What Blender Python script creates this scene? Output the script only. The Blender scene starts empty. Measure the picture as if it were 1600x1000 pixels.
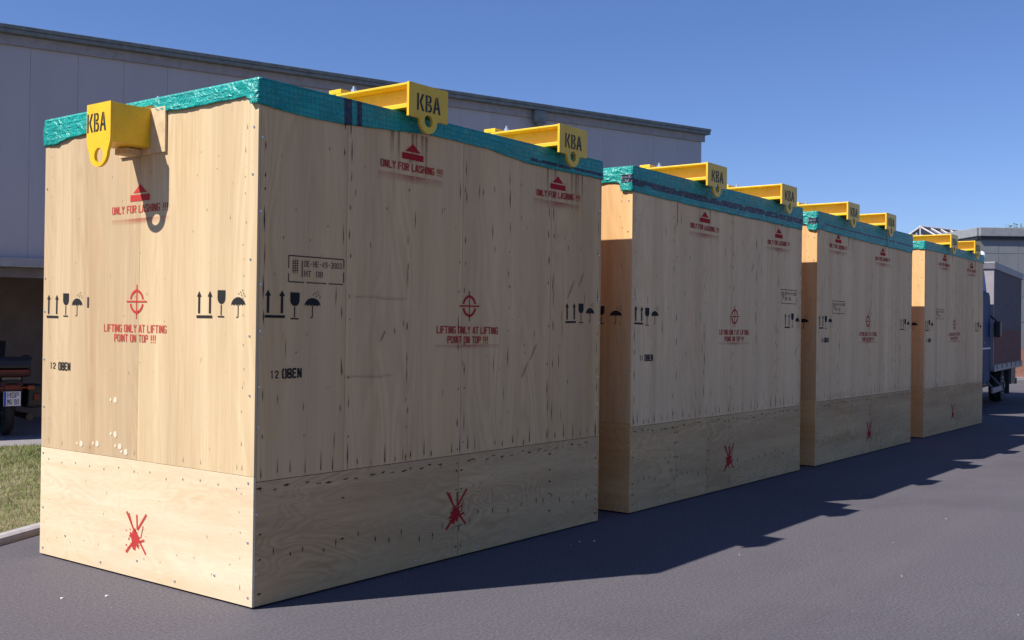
import bpy, bmesh, math, random
import numpy as np
from mathutils import Vector, Matrix, noise
from mathutils.geometry import tessellate_polygon

random.seed(7)
S = bpy.context.scene
COL = S.collection
R_ = math.radians

# ------------------------------------------------------------------ camera
YAW, PITCH, ROLL, FPX = 0.6489441677, 0.0074943, 0.01227884, 1664.1
cam = bpy.data.cameras.new('camera')
cam.sensor_width = 36.0
cam.lens = FPX / 1600 * 36.0
cam.clip_start, cam.clip_end = 0.1, 2000
cob = bpy.data.objects.new('camera', cam)
COL.objects.link(cob)
fw = Vector((math.cos(YAW) * math.cos(PITCH), math.sin(YAW) * math.cos(PITCH), math.sin(PITCH)))
rt = Vector((math.sin(YAW), -math.cos(YAW), 0))
up = rt.cross(fw)
r2 = rt * math.cos(ROLL) + up * math.sin(ROLL)
u2 = up * math.cos(ROLL) - rt * math.sin(ROLL)
m = Matrix((r2, u2, -fw)).transposed().to_4x4()
m.translation = (-3.96855, -4.84892, 1.6277)
cob.matrix_world = m
S.camera = cob

# ------------------------------------------------------------------ light
SUN = Vector((-0.766, 0.438, 1.0)).normalized()          # towards the sun
ELEV = math.asin(SUN.z)
world = bpy.data.worlds.new('World')
S.world = world
world.use_nodes = True
wn = world.node_tree
for n_ in list(wn.nodes):
    wn.nodes.remove(n_)
sky = wn.nodes.new('ShaderNodeTexSky')
sky.sky_type = 'NISHITA'
sky.sun_disc = False
sky.sun_elevation = ELEV
sky.sun_rotation = math.atan2(SUN.x, SUN.y)
sky.altitude = 0
sky.air_density = 1.0
sky.dust_density = 0.0
sky.ozone_density = 10.0
bg = wn.nodes.new('ShaderNodeBackground')
bg.inputs['Strength'].default_value = 0.085
wo = wn.nodes.new('ShaderNodeOutputWorld')
tint = wn.nodes.new('ShaderNodeMix')                      # the camera's cool white balance on the open sky
tint.data_type = 'RGBA'
tint.blend_type = 'MULTIPLY'
tint.inputs[0].default_value = 1.0
tint.inputs[7].default_value = (0.95, 0.865, 0.98, 1)
wn.links.new(sky.outputs[0], tint.inputs[6])
wn.links.new(tint.outputs[2], bg.inputs[0])
wn.links.new(bg.outputs[0], wo.inputs[0])
sl = bpy.data.lights.new('sun', 'SUN')
sl.energy = 5.0
sl.angle = R_(0.5)
sl.color = (1.0, 0.945, 0.87)
so = bpy.data.objects.new('sun', sl)
COL.objects.link(so)
so.rotation_euler = SUN.to_track_quat('Z', 'Y').to_euler()
so.location = (-20, 10, 30)
S.view_settings.view_transform = 'Standard'
S.view_settings.look = 'None'
S.view_settings.exposure = 0.6
S.view_settings.gamma = 1.0
S.view_settings.use_curve_mapping = False
S.render.engine = 'CYCLES'
S.cycles.max_bounces = 8


# ------------------------------------------------------------------ helpers
class MB:
    """collects shapes, then links them as ONE mesh object"""
    def __init__(self):
        self.v, self.f, self.mi = [], [], []

    def add(self, vs, fs, mi=0):
        b = len(self.v)
        self.v += [tuple(x) for x in vs]
        self.f += [tuple(i + b for i in q) for q in fs]
        self.mi += [mi] * len(fs)
        return self

    def box(self, x0, x1, y0, y1, z0, z1, mi=0):
        vs = [(x, y, z) for z in (z0, z1) for y in (y0, y1) for x in (x0, x1)]
        return self.add(vs, [(0, 2, 3, 1), (4, 5, 7, 6), (0, 1, 5, 4), (2, 6, 7, 3), (0, 4, 6, 2), (1, 3, 7, 5)], mi)

    def prism(self, poly, fn, d0, d1, holes=(), mi=0):
        """poly (a,b) list extruded from d0 to d1; fn(a,b,d) -> 3d point"""
        loops = [list(poly)] + [list(h) for h in holes]
        flat = [p for l in loops for p in l]
        tris = tessellate_polygon([[Vector((p[0], p[1], 0)) for p in l] for l in loops])
        n = len(flat)
        vs = [fn(p[0], p[1], d0) for p in flat] + [fn(p[0], p[1], d1) for p in flat]
        fs = [tuple(t) for t in tris] + [tuple(i + n for i in reversed(t)) for t in tris]
        o = 0
        for l in loops:
            k = len(l)
            for i in range(k):
                j = (i + 1) % k
                fs.append((o + i, o + j, o + j + n, o + i + n))
            o += k
        return self.add(vs, fs, mi)

    def tube(self, p0, p1, r0, r1=None, seg=10, caps=True, mi=0):
        r1 = r0 if r1 is None else r1
        p0, p1 = Vector(p0), Vector(p1)
        d = (p1 - p0).normalized()
        a = d.orthogonal().normalized()
        b = d.cross(a)
        vs = []
        for p, r in ((p0, r0), (p1, r1)):
            for i in range(seg):
                t = 2 * math.pi * i / seg
                vs.append(p + (a * math.cos(t) + b * math.sin(t)) * r)
        fs = [(i, (i + 1) % seg, seg + (i + 1) % seg, seg + i) for i in range(seg)]
        if caps:
            fs += [tuple(reversed(range(seg))), tuple(range(seg, 2 * seg))]
        return self.add(vs, fs, mi)

    def path(self, pts, r, seg=8, mi=0):
        for a, b in zip(pts[:-1], pts[1:]):
            self.tube(a, b, r, r, seg, True, mi)
        return self

    def torus(self, c, axis, R, r, n=28, k=10, mi=0):
        c = Vector(c)
        ax = Vector(axis).normalized()
        a = ax.orthogonal().normalized()
        b = ax.cross(a)
        vs, fs = [], []
        for i in range(n):
            t = 2 * math.pi * i / n
            d = a * math.cos(t) + b * math.sin(t)
            for j in range(k):
                s = 2 * math.pi * j / k
                vs.append(c + d * (R + r * math.cos(s)) + ax * (r * math.sin(s)))
        for i in range(n):
            for j in range(k):
                fs.append((i * k + j, ((i + 1) % n) * k + j, ((i + 1) % n) * k + (j + 1) % k, i * k + (j + 1) % k))
        return self.add(vs, fs, mi)

    def ball(self, c, rx, ry=None, rz=None, n=14, k=9, mi=0):
        ry = rx if ry is None else ry
        rz = rx if rz is None else rz
        vs = [(c[0], c[1], c[2] + rz)]
        for j in range(1, k):
            s = math.pi * j / k
            for i in range(n):
                t = 2 * math.pi * i / n
                vs.append((c[0] + rx * math.sin(s) * math.cos(t), c[1] + ry * math.sin(s) * math.sin(t), c[2] + rz * math.cos(s)))
        vs.append((c[0], c[1], c[2] - rz))
        fs = [(0, 1 + i, 1 + (i + 1) % n) for i in range(n)]
        for j in range(k - 2):
            for i in range(n):
                a = 1 + j * n
                fs.append((a + i, a + n + i, a + n + (i + 1) % n, a + (i + 1) % n))
        a = 1 + (k - 2) * n
        fs += [(a + (i + 1) % n, a + i, len(vs) - 1) for i in range(n)]
        return self.add(vs, fs, mi)

    def build(self, name, mats, parent=None, bevel=0, smooth=False, fix=True):
        me = bpy.data.meshes.new(name)
        me.from_pydata(self.v, [], self.f)
        mats = mats if isinstance(mats, (list, tuple)) else [mats]
        for q in mats:
            me.materials.append(q)
        me.polygons.foreach_set('material_index', self.mi)
        if fix:
            bm = bmesh.new()
            bm.from_mesh(me)
            bmesh.ops.recalc_face_normals(bm, faces=bm.faces)
            bm.to_mesh(me)
            bm.free()
        if smooth:
            me.polygons.foreach_set('use_smooth', [True] * len(me.polygons))
        o = bpy.data.objects.new(name, me)
        COL.objects.link(o)
        if parent is not None:
            o.parent = parent
        if bevel:
            b = o.modifiers.new('bevel', 'BEVEL')
            b.width = bevel
            b.segments = 2
            b.limit_method = 'ANGLE'
            b.angle_limit = R_(40)
        return o


def tag(o, label=None, cat=None, group=None, kind=None):
    for k, v in (('label', label), ('category', cat), ('group', group), ('kind', kind)):
        if v:
            o[k] = v
    return o


def empty(name, loc=(0, 0, 0), rz=0, parent=None):
    o = bpy.data.objects.new(name, None)
    o.empty_display_size = 0.2
    o.location = loc
    o.rotation_euler = (0, 0, rz)
    COL.objects.link(o)
    if parent is not None:
        o.parent = parent
    return o


def copy_tree(o, parent=None):
    c = o.copy()
    COL.objects.link(c)
    c.parent = parent
    for ch in list(o.children):
        copy_tree(ch, c)
    return c


# ------------------------------------------------------------------ materials
def nodes_of(name):
    mt = bpy.data.materials.new(name)
    mt.use_nodes = True
    nt = mt.node_tree
    b = nt.nodes['Principled BSDF']
    return mt, nt, b


def N(nt, t, **kw):
    n = nt.nodes.new(t)
    for k, v in kw.items():
        if k in n.inputs.keys():
            n.inputs[k].default_value = v
        else:
            setattr(n, k, v)
    return n


def math_(nt, op, a, b=None, c=None, clamp=False):
    n = nt.nodes.new('ShaderNodeMath')
    n.operation = op
    n.use_clamp = clamp
    for i, q in enumerate((a, b, c)):
        if q is None:
            continue
        if isinstance(q, (int, float)):
            n.inputs[i].default_value = q
        else:
            nt.links.new(q, n.inputs[i])
    return n.outputs[0]


def ramp(nt, fac, stops):
    n = nt.nodes.new('ShaderNodeValToRGB')
    e = n.color_ramp.elements
    while len(e) < len(stops):
        e.new(0.5)
    for i, (p, c) in enumerate(stops):
        e[i].position = p
        e[i].color = (*c, 1) if len(c) == 3 else c
    nt.links.new(fac, n.inputs[0])
    return n.outputs[0]


def mix(nt, fac, a, b, mode='MIX'):
    n = nt.nodes.new('ShaderNodeMix')
    n.data_type = 'RGBA'
    n.blend_type = mode
    for sock, q in ((n.inputs[0], fac), (n.inputs[6], a), (n.inputs[7], b)):
        if isinstance(q, (int, float)):
            sock.default_value = q
        elif isinstance(q, tuple):
            sock.default_value = (*q, 1) if len(q) == 3 else q
        else:
            nt.links.new(q, sock)
    return n.outputs[2]


def mapped(nt, scale=(1, 1, 1), rand=0.0, rot=(0, 0, 0)):
    tc = nt.nodes.new('ShaderNodeTexCoord')
    mp = nt.nodes.new('ShaderNodeMapping')
    mp.inputs['Scale'].default_value = scale
    mp.inputs['Rotation'].default_value = rot
    nt.links.new(tc.outputs['Object'], mp.inputs['Vector'])
    out = mp.outputs[0]
    if rand:
        oi = nt.nodes.new('ShaderNodeObjectInfo')
        ad = nt.nodes.new('ShaderNodeVectorMath')
        ad.operation = 'MULTIPLY_ADD'
        cb = nt.nodes.new('ShaderNodeCombineXYZ')
        for i in range(3):
            nt.links.new(oi.outputs['Random'], cb.inputs[i])
        nt.links.new(cb.outputs[0], ad.inputs[0])
        ad.inputs[1].default_value = (rand, rand * 1.7, rand * 2.3)
        nt.links.new(out, ad.inputs[2])
        out = ad.outputs[0]
    return out


def noise_(nt, vec, scale, detail=3, rough=0.5, dist=0.0):
    n = nt.nodes.new('ShaderNodeTexNoise')
    n.inputs['Scale'].default_value = scale
    n.inputs['Detail'].default_value = detail
    n.inputs['Roughness'].default_value = rough
    n.inputs['Distortion'].default_value = dist
    nt.links.new(vec, n.inputs['Vector'])
    return n.outputs['Fac']


def bump(nt, b, h, strength=0.2, dist=0.01):
    n = nt.nodes.new('ShaderNodeBump')
    n.inputs['Strength'].default_value = strength
    n.inputs['Distance'].default_value = dist
    nt.links.new(h, n.inputs['Height'])
    nt.links.new(n.outputs[0], b.inputs['Normal'])


def plain(name, col, rough=0.6, metal=0.0, var=0.12, scale=6.0, spec=0.5):
    mt, nt, b = nodes_of(name)
    v = mapped(nt)
    f = noise_(nt, v, scale, 5, 0.6)
    c0 = tuple(x * (1 - var) for x in col)
    c1 = tuple(min(1, x * (1 + var)) for x in col)
    nt.links.new(ramp(nt, f, [(0.3, c0), (0.7, c1)]), b.inputs['Base Color'])
    b.inputs['Roughness'].default_value = rough
    b.inputs['Metallic'].default_value = metal
    b.inputs['Specular IOR Level'].default_value = spec
    return mt


def plywood(name, dark, light, grey, horizontal=False, weather=0.3, figure=0.35):
    """veneer: long grain streaks, broad veneer strips, cathedral figure, grey weathering"""
    mt, nt, b = nodes_of(name)
    k = 0.09 if horizontal else 1.0
    kz = 1.0 if horizontal else 0.035
    g = mapped(nt, (k, k, kz), 13.0)
    fine = noise_(nt, g, 95, 3, 0.55)
    mid = noise_(nt, g, 22, 3, 0.55, 0.3)
    strips = noise_(nt, g, 4.3, 2, 0.5)
    fk = (0.45, 0.45, 1.5) if horizontal else (1.0, 1.0, 0.16)
    fg = mapped(nt, fk, 7.0)
    lob = noise_(nt, fg, 2.4 if horizontal else 3.2, 2, 0.45, 0.6)
    rings = math_(nt, 'SINE', math_(nt, 'MULTIPLY', lob, 130.0 if horizontal else 90.0))
    mask = noise_(nt, fg, 1.7, 1)
    rings = math_(nt, 'MULTIPLY', rings, math_(nt, 'MULTIPLY_ADD', mask, 2.2, -0.7, True))
    t = math_(nt, 'MULTIPLY', fine, 0.28)
    t = math_(nt, 'MULTIPLY_ADD', mid, 0.30, t)
    t = math_(nt, 'MULTIPLY_ADD', strips, 0.72, t)
    t = math_(nt, 'ADD', t, -0.05)
    t = math_(nt, 'MULTIPLY_ADD', rings, 0.10 * figure / 0.35, t)
    oi = nt.nodes.new('ShaderNodeObjectInfo')
    t = math_(nt, 'MULTIPLY_ADD', oi.outputs['Random'], 0.16, math_(nt, 'ADD', t, -0.08))
    md = tuple((a + c) / 2 for a, c in zip(dark, light))
    col = ramp(nt, t, [(0.36, dark), (0.60, md), (0.84, light)])
    vein = noise_(nt, mapped(nt, (k, k, kz * 0.6), 21.0), 60, 2, 0.5)
    vein = math_(nt, 'MULTIPLY', math_(nt, 'MULTIPLY_ADD', vein, 9.0, -6.0, True), 0.16)
    col = mix(nt, vein, col, tuple(x * 0.45 for x in dark))
    w1 = mapped(nt, (1, 1, 0.22) if not horizontal else (0.4, 0.4, 1), 5.0)
    wf = noise_(nt, w1, 3.1, 6, 0.62)
    wf = math_(nt, 'MULTIPLY', math_(nt, 'MULTIPLY_ADD', wf, 2.4, -0.75, True), weather)
    col = mix(nt, wf, col, grey)
    # small scattered specks and dirt
    sp = noise_(nt, mapped(nt, (1, 1, 0.5) if not horizontal else (0.5, 0.5, 1), 3.0), 34, 2, 0.6)
    sp = math_(nt, 'MULTIPLY', math_(nt, 'MULTIPLY_ADD', sp, 9.0, -6.3, True), 0.35)
    col = mix(nt, sp, col, tuple(x * 0.35 for x in dark))
    nt.links.new(col, b.inputs['Base Color'])
    b.inputs['Roughness'].default_value = 0.72
    b.inputs['Specular IOR Level'].default_value = 0.25
    hgt = math_(nt, 'MULTIPLY_ADD', fine, 0.5, noise_(nt, mapped(nt, (1, 1, 1), 3.0), 2.0, 2))
    bump(nt, b, hgt, 0.25, 0.004)
    return mt


def stencil(name, col, cover=0.75, opacity=1.0):
    """sprayed paint that leaves the wood bare in places"""
    mt, nt, b = nodes_of(name)
    v = mapped(nt, (1, 1, 1), 9.0)
    f = noise_(nt, v, 30, 4, 0.7)
    f2 = noise_(nt, v, 7, 2, 0.5)
    a = math_(nt, 'MULTIPLY_ADD', math_(nt, 'ADD', f, f2), 2.6, -2.6 + cover * 2.0, True)
    a = math_(nt, 'MULTIPLY', a, opacity)
    at = nt.nodes.new('ShaderNodeAttribute')
    at.attribute_name = 'cover'
    a = math_(nt, 'MULTIPLY', a, at.outputs['Fac'])
    nt.links.new(a, b.inputs['Alpha'])
    b.inputs['Base Color'].default_value = (*col, 1)
    b.inputs['Roughness'].default_value = 0.8
    b.inputs['Specular IOR Level'].default_value = 0.15
    return mt


PLY_END = plywood('plywood_end_veneer', (0.45, 0.295, 0.150), (0.70, 0.535, 0.315), (0.48, 0.38, 0.24), weather=0.35)
PLY_END_WARM = plywood('plywood_end_orange_veneer', (0.53, 0.285, 0.105), (0.79, 0.50, 0.235), (0.53, 0.34, 0.165), weather=0.3)
PLY_END_LOW_WARM = plywood('plywood_end_low_orange_veneer', (0.58, 0.30, 0.10), (0.82, 0.50, 0.215), (0.53, 0.33, 0.15), True, 0.3, 0.3)
PLY_END_DARK = plywood('plywood_end_darker_veneer', (0.40, 0.262, 0.140), (0.60, 0.455, 0.275), (0.46, 0.365, 0.24), weather=0.4)
PLY_END_LOW = plywood('plywood_end_low_veneer', (0.60, 0.45, 0.265), (0.80, 0.66, 0.47), (0.58, 0.48, 0.35), True, 0.3, 0.3)
PLY_FRONT = plywood('plywood_front_veneer', (0.55, 0.325, 0.140), (0.84, 0.550, 0.262), (0.60, 0.415, 0.24), weather=0.55)
PLY_FRONT_PALE = plywood('plywood_front_pale_veneer', (0.60, 0.375, 0.185), (0.88, 0.605, 0.325), (0.67, 0.475, 0.285), weather=0.6)
PLY_LOW = plywood('plywood_low_veneer', (0.41, 0.235, 0.102), (0.70, 0.452, 0.222), (0.51, 0.36, 0.205), True, 0.5, 0.6)
PLY_EDGE = plain('plywood_edge', (0.55, 0.43, 0.22), 0.8, 0, 0.2, 60)
CORE = plain('dark_timber_gap', (0.03, 0.022, 0.016), 0.95)
BATTEN = plain('raw_timber', (0.60, 0.44, 0.25), 0.75, 0, 0.2, 14)
RED = stencil('red_stencil_paint', (0.42, 0.018, 0.022), 0.95, 0.95)
RED_END = stencil('faded_red_stencil_paint', (0.50, 0.045, 0.040), 0.84, 0.88)
RED_SPRAY = stencil('red_overspray', (0.45, 0.04, 0.04), 0.62, 0.55)
BLACK = stencil('black_stencil_paint', (0.022, 0.022, 0.024), 1.0, 0.95)
BLACK_FAINT = stencil('faint_black_stencil_paint', (0.05, 0.04, 0.038), 0.78, 0.85)
STAIN = stencil('nail_stain', (0.045, 0.030, 0.022), 0.86, 0.85)
STAIN_SOFT = stencil('water_stain', (0.10, 0.075, 0.05), 0.62, 0.42)
SCUFF = stencil('grey_scuff', (0.06, 0.06, 0.065), 0.70, 0.45)
CHALK = stencil('pale_scuff', (0.80, 0.70, 0.52), 0.9, 0.8)
ZINC = plain('zinc_screw', (0.62, 0.63, 0.66), 0.35, 0.8, 0.15, 200)


def yellow_paint():
    mt, nt, b = nodes_of('yellow_paint')
    v = mapped(nt, (1, 1, 1), 4.0)
    f = noise_(nt, v, 7, 5, 0.65)
    col = ramp(nt, f, [(0.3, (0.74, 0.42, 0.010)), (0.7, (0.84, 0.52, 0.014))])
    g = noise_(nt, v, 26, 6, 0.75)
    g = math_(nt, 'MULTIPLY', math_(nt, 'MULTIPLY_ADD', g, 9.0, -5.5, True), 0.55)
    col = mix(nt, g, col, (0.20, 0.11, 0.03))
    nt.links.new(col, b.inputs['Base Color'])
    b.inputs['Roughness'].default_value = 0.42
    bump(nt, b, f, 0.05, 0.005)
    return mt


YELLOW = yellow_paint()
LETTER = plain('black_letter_paint', (0.012, 0.012, 0.012), 0.6)


def tarp_mat(name, c0, c1, weave=1.0):
    mt, nt, b = nodes_of(name)
    v = mapped(nt)
    f = noise_(nt, v, 5, 5, 0.6)
    col = ramp(nt, f, [(0.3, c0), (0.7, c1)])
    sx = nt.nodes.new('ShaderNodeSeparateXYZ')
    nt.links.new(v, sx.inputs[0])
    along = math_(nt, 'ADD', sx.outputs[0], sx.outputs[1])
    lines = []
    for q in (along, sx.outputs[2]):
        s = math_(nt, 'SINE', math_(nt, 'MULTIPLY', q, 2 * math.pi / 0.034))
        lines.append(math_(nt, 'POWER', math_(nt, 'MULTIPLY_ADD', s, 0.5, 0.5), 6.0))
    w = math_(nt, 'MAXIMUM', lines[0], lines[1])
    col = mix(nt, math_(nt, 'MULTIPLY', w, 0.42 * weave), col, tuple(x * 0.45 for x in c0))
    nt.links.new(col, b.inputs['Base Color'])
    b.inputs['Roughness'].default_value = 0.42
    b.inputs['Specular IOR Level'].default_value = 0.4
    h1 = noise_(nt, mapped(nt, (1, 1, 1.5)), 9, 2, 0.5, 1.6)
    h1 = math_(nt, 'ABSOLUTE', math_(nt, 'MULTIPLY_ADD', h1, 2.0, -1.0))
    hh = math_(nt, 'MULTIPLY_ADD', w, 0.12, h1)
    bump(nt, b, hh, 0.7, 0.022)
    return mt


TARP = tarp_mat('green_tarp', (0.003, 0.25, 0.22), (0.005, 0.37, 0.32))
TARP_BAND = tarp_mat('dark_tarp_band', (0.010, 0.018, 0.040), (0.02, 0.035, 0.065), 0.3)

# ------------------------------------------------------------------ ground
def asphalt():
    mt, nt, b = nodes_of('asphalt')
    v = mapped(nt)
    a = noise_(nt, v, 160, 3, 0.7)
    c = noise_(nt, v, 55, 3, 0.6)
    big = noise_(nt, v, 0.55, 5, 0.6)
    t = math_(nt, 'MULTIPLY_ADD', a, 0.50, math_(nt, 'MULTIPLY', c, 0.50))
    col = ramp(nt, t, [(0.34, (0.048, 0.043, 0.051)), (0.50, (0.094, 0.086, 0.100)), (0.68, (0.170, 0.157, 0.178))])
    patch = noise_(nt, v, 0.23, 4, 0.7, 1.0)
    col = mix(nt, math_(nt, 'MULTIPLY_ADD', patch, 8.0, -4.2, True), col, mix(nt, 1.0, col, (0.86, 0.86, 0.88), 'MULTIPLY'))
    tr = nt.nodes.new('ShaderNodeMapping')
    tr.inputs['Scale'].default_value = (0.05, 1.4, 1)
    tr.inputs['Rotation'].default_value = (0, 0, 0.12)
    nt.links.new(v, tr.inputs['Vector'])
    wear = noise_(nt, tr.outputs[0], 1.3, 3, 0.6)
    col = mix(nt, math_(nt, 'MULTIPLY', math_(nt, 'MULTIPLY_ADD', wear, 5.0, -2.6, True), 0.22), col, (0.135, 0.127, 0.135))
    stain = noise_(nt, v, 1.1, 5, 0.65)
    col = mix(nt, math_(nt, 'MULTIPLY', math_(nt, 'MULTIPLY_ADD', stain, 9.0, -5.9, True), 0.35), col, (0.05, 0.046, 0.05))
    col = mix(nt, math_(nt, 'MULTIPLY', math_(nt, 'MULTIPLY_ADD', big, 2.0, -0.6, True), 0.35), col, (0.074, 0.067, 0.075))
    vo = nt.nodes.new('ShaderNodeTexVoronoi')
    vo.inputs['Scale'].default_value = 38
    nt.links.new(v, vo.inputs['Vector'])
    sp = math_(nt, 'LESS_THAN', vo.outputs['Distance'], 0.10)
    wn_ = nt.nodes.new('ShaderNodeSeparateColor')
    nt.links.new(vo.outputs['Color'], wn_.inputs[0])
    sp = math_(nt, 'MULTIPLY', sp, math_(nt, 'GREATER_THAN', wn_.outputs[0], 0.86))
    col = mix(nt, math_(nt, 'MULTIPLY', sp, 0.6), col, (0.34, 0.31, 0.30))
    nt.links.new(col, b.inputs['Base Color'])
    b.inputs['Roughness'].default_value = 0.85
    b.inputs['Specular IOR Level'].default_value = 0.3
    bump(nt, b, t, 0.5, 0.006)
    return mt


ASPHALT = asphalt()
CONCRETE = plain('pale_concrete', (0.34, 0.325, 0.335), 0.85, 0, 0.15, 12)
PAVING = plain('grey_paving', (0.22, 0.205, 0.215), 0.85, 0, 0.15, 20)
SOIL = plain('dry_turf_soil', (0.17, 0.14, 0.075), 0.95, 0, 0.35, 9)

g = MB()
g.add([(-400, -400, 0), (900, -400, 0), (900, 900, 0), (-400, 900, 0)], [(0, 1, 2, 3)])
tag(g.build('ground', ASPHALT, fix=False), kind='structure')

# hall frame: T along the wall to the right, NV towards the camera
E1 = Vector((3.6808, 10.2021, 0))
T = Vector((0.93867, -0.34483, 0)).normalized()
NV = Vector((T.y, -T.x, 0))


def W3(t, n, z):
    return E1 + T * t + NV * n + Vector((0, 0, z))


def wbox(mb, t0, t1, n0, n1, z0, z1, mi=0):
    vs = [W3(t, n, z) for z in (z0, z1) for n in (n0, n1) for t in (t0, t1)]
    return mb.add(vs, [(0, 2, 3, 1), (4, 5, 7, 6), (0, 1, 5, 4), (2, 6, 7, 3), (0, 4, 6, 2), (1, 3, 7, 5)], mi)


# paved path in front of the hall, running into its recess
pm = MB()
pm.add([W3(-22, -2.6, 0.03), W3(13.0, -2.6, 0.03), W3(13.0, 1.92, 0.03), W3(-22, 1.92, 0.03)], [(0, 1, 2, 3)])
tag(pm.build('path', PAVING, fix=False), kind='structure')

# lawn between kerb and path
kdir = Vector((0.405, 0.189, 0)).normalized()
kn = Vector((-kdir.y, kdir.x, 0))
K0 = Vector((-0.032, 2.777, 0))
def kp(s, w, z):
    return K0 + kdir * s + kn * w + Vector((0, 0, z))
lawn_poly = [kp(-16, 0.12, 0.035), kp(7.5, 0.12, 0.035), W3(7.0, 1.92, 0.05), W3(-19, 1.92, 0.05)]
lm = MB()
lm.add(lawn_poly, [(0, 1, 2, 3)])
tag(lm.build('lawn', SOIL, fix=False), kind='structure')
kerb = empty('kerb', kp(0, 0, 0))
tag(kerb, kind='structure')
kprof = [(0, 0), (0.0, 0.025), (0.015, 0.048), (0.05, 0.06), (0.12, 0.058), (0.12, 0.0)]
for i in range(-16, 8):
    k_ = MB()
    j = random.uniform(-0.004, 0.004)
    a, b_ = i * 1.0 - 0.1, i * 1.0 + 0.892
    k_.add([kp(a, w + j, z) - kerb.location for w, z in kprof] + [kp(b_, w + j, z) - kerb.location for w, z in kprof],
           [tuple(range(6)), tuple(reversed(range(6, 12)))] + [(q, (q + 1) % 6, 6 + (q + 1) % 6, 6 + q) for q in range(6)])
    k_.build('kerb_stone', CONCRETE, kerb)


def grass_mat():
    mt, nt, b = nodes_of('grass_blades')
    v = mapped(nt)
    f = math_(nt, 'MULTIPLY_ADD', noise_(nt, v, 2.4, 4, 0.6), 0.75, math_(nt, 'MULTIPLY', noise_(nt, v, 28, 2, 0.6), 0.30))
    col = ramp(nt, f, [(0.38, (0.10, 0.16, 0.035)), (0.52, (0.19, 0.235, 0.072)), (0.64, (0.32, 0.33, 0.16)), (0.75, (0.50, 0.46, 0.29))])
    nt.links.new(col, b.inputs['Base Color'])
    b.inputs['Roughness'].default_value = 0.7
    b.inputs['Specular IOR Level'].default_value = 0.2
    return mt


rng = np.random.default_rng(3)
nb = 120000
s_ = rng.uniform(-3.2, 6.5, nb)
q_ = rng.uniform(0, 1, nb) ** 1.1
A = np.array([list(kp(s, 0.15, 0.035)) for s in s_])
# far end of each line of blades lies on the path's edge
far = []
for s in s_:
    p = kp(s, 0, 0)
    d = (W3(0, 1.94, 0) - p).dot(NV) / kn.dot(NV)
    far.append(list(p + kn * d + Vector((0, 0, 0.05))))
P = A * (1 - q_[:, None]) + np.array(far) * q_[:, None]
ang = rng.uniform(0, 2 * np.pi, nb)
hgt = rng.uniform(0.015, 0.045, nb) * (0.7 + 0.6 * rng.random(nb))
wd = rng.uniform(0.002, 0.0042, nb)
lean = rng.uniform(0.0, 0.05, (nb, 2)) * rng.choice([-1, 1], (nb, 2))
dx, dy = np.cos(ang) * wd, np.sin(ang) * wd
V = np.zeros((nb, 3, 3))
V[:, 0] = P + np.stack([dx, dy, np.full(nb, -0.01)], 1)
V[:, 1] = P + np.stack([-dx, -dy, np.full(nb, -0.01)], 1)
V[:, 2] = P + np.stack([lean[:, 0], lean[:, 1], hgt], 1)
me = bpy.data.meshes.new('grass')
me.vertices.add(nb * 3)
me.vertices.foreach_set('co', V.ravel())
me.loops.add(nb * 3)
me.loops.foreach_set('vertex_index', np.arange(nb * 3, dtype=np.int32))
me.polygons.add(nb)
me.polygons.foreach_set('loop_start', np.arange(0, nb * 3, 3, dtype=np.int32))
me.polygons.foreach_set('loop_total', np.full(nb, 3, dtype=np.int32))
me.update()
me.materials.append(grass_mat())
go = bpy.data.objects.new('grass', me)
COL.objects.link(go)
tag(go, 'short half dry grass between the kerb and the hall path', 'grass', kind='stuff')

# bits of litter and grit on the asphalt
PAPER = plain('pale_litter', (0.72, 0.70, 0.66), 0.8)
lt = MB()
litter = [(2.85, -0.35), (2.95, -0.42), (2.70, -0.37), (0.35, -1.5), (0.6, -2.1)]
spots = litter + [(random.uniform(-1.6, 14), random.uniform(-5.5, -0.6)) for _ in range(36)]
for k, (x, y) in enumerate(spots):
    r = random.uniform(0.006, 0.016) if k < 5 else random.uniform(0.002, 0.006)
    a = random.uniform(0, 6.28)
    pts = [(x + r * random.uniform(.5, 1.2) * math.cos(a + t), y + r * random.uniform(.4, 1.0) * math.sin(a + t)) for t in (0, 1.3, 2.5, 3.9, 5.1)]
    lt.prism(pts, lambda u, v, d: (u, v, d), 0.0, random.uniform(0.002, 0.005))
for (x, y) in ((-0.55, 1.05), (-0.35, 0.9)):
    lt.prism([(x + .012 * math.cos(t) * random.uniform(.5, 1), y + .009 * math.sin(t)) for t in (0, 1.3, 2.5, 3.9, 5.1)], lambda u, v, d: (u, v, d), 0.0, 0.006)
tag(lt.build('litter', PAPER), 'small pale scraps and grit scattered on the asphalt', 'litter', kind='stuff')

# ------------------------------------------------------------------ hall behind the crates
def wall_mat(name, c0, c1, rough=0.5):
    mt, nt, b = nodes_of(name)
    v = mapped(nt, (1, 1, 0.25), 2.0)
    f = noise_(nt, v, 1.5, 6, 0.65)
    oi = nt.nodes.new('ShaderNodeObjectInfo')
    t = math_(nt, 'MULTIPLY_ADD', oi.outputs['Random'], 0.05, f)
    nt.links.new(ramp(nt, t, [(0.3, c0), (0.8, c1)]), b.inputs['Base Color'])
    b.inputs['Roughness'].default_value = rough
    return mt


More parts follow.
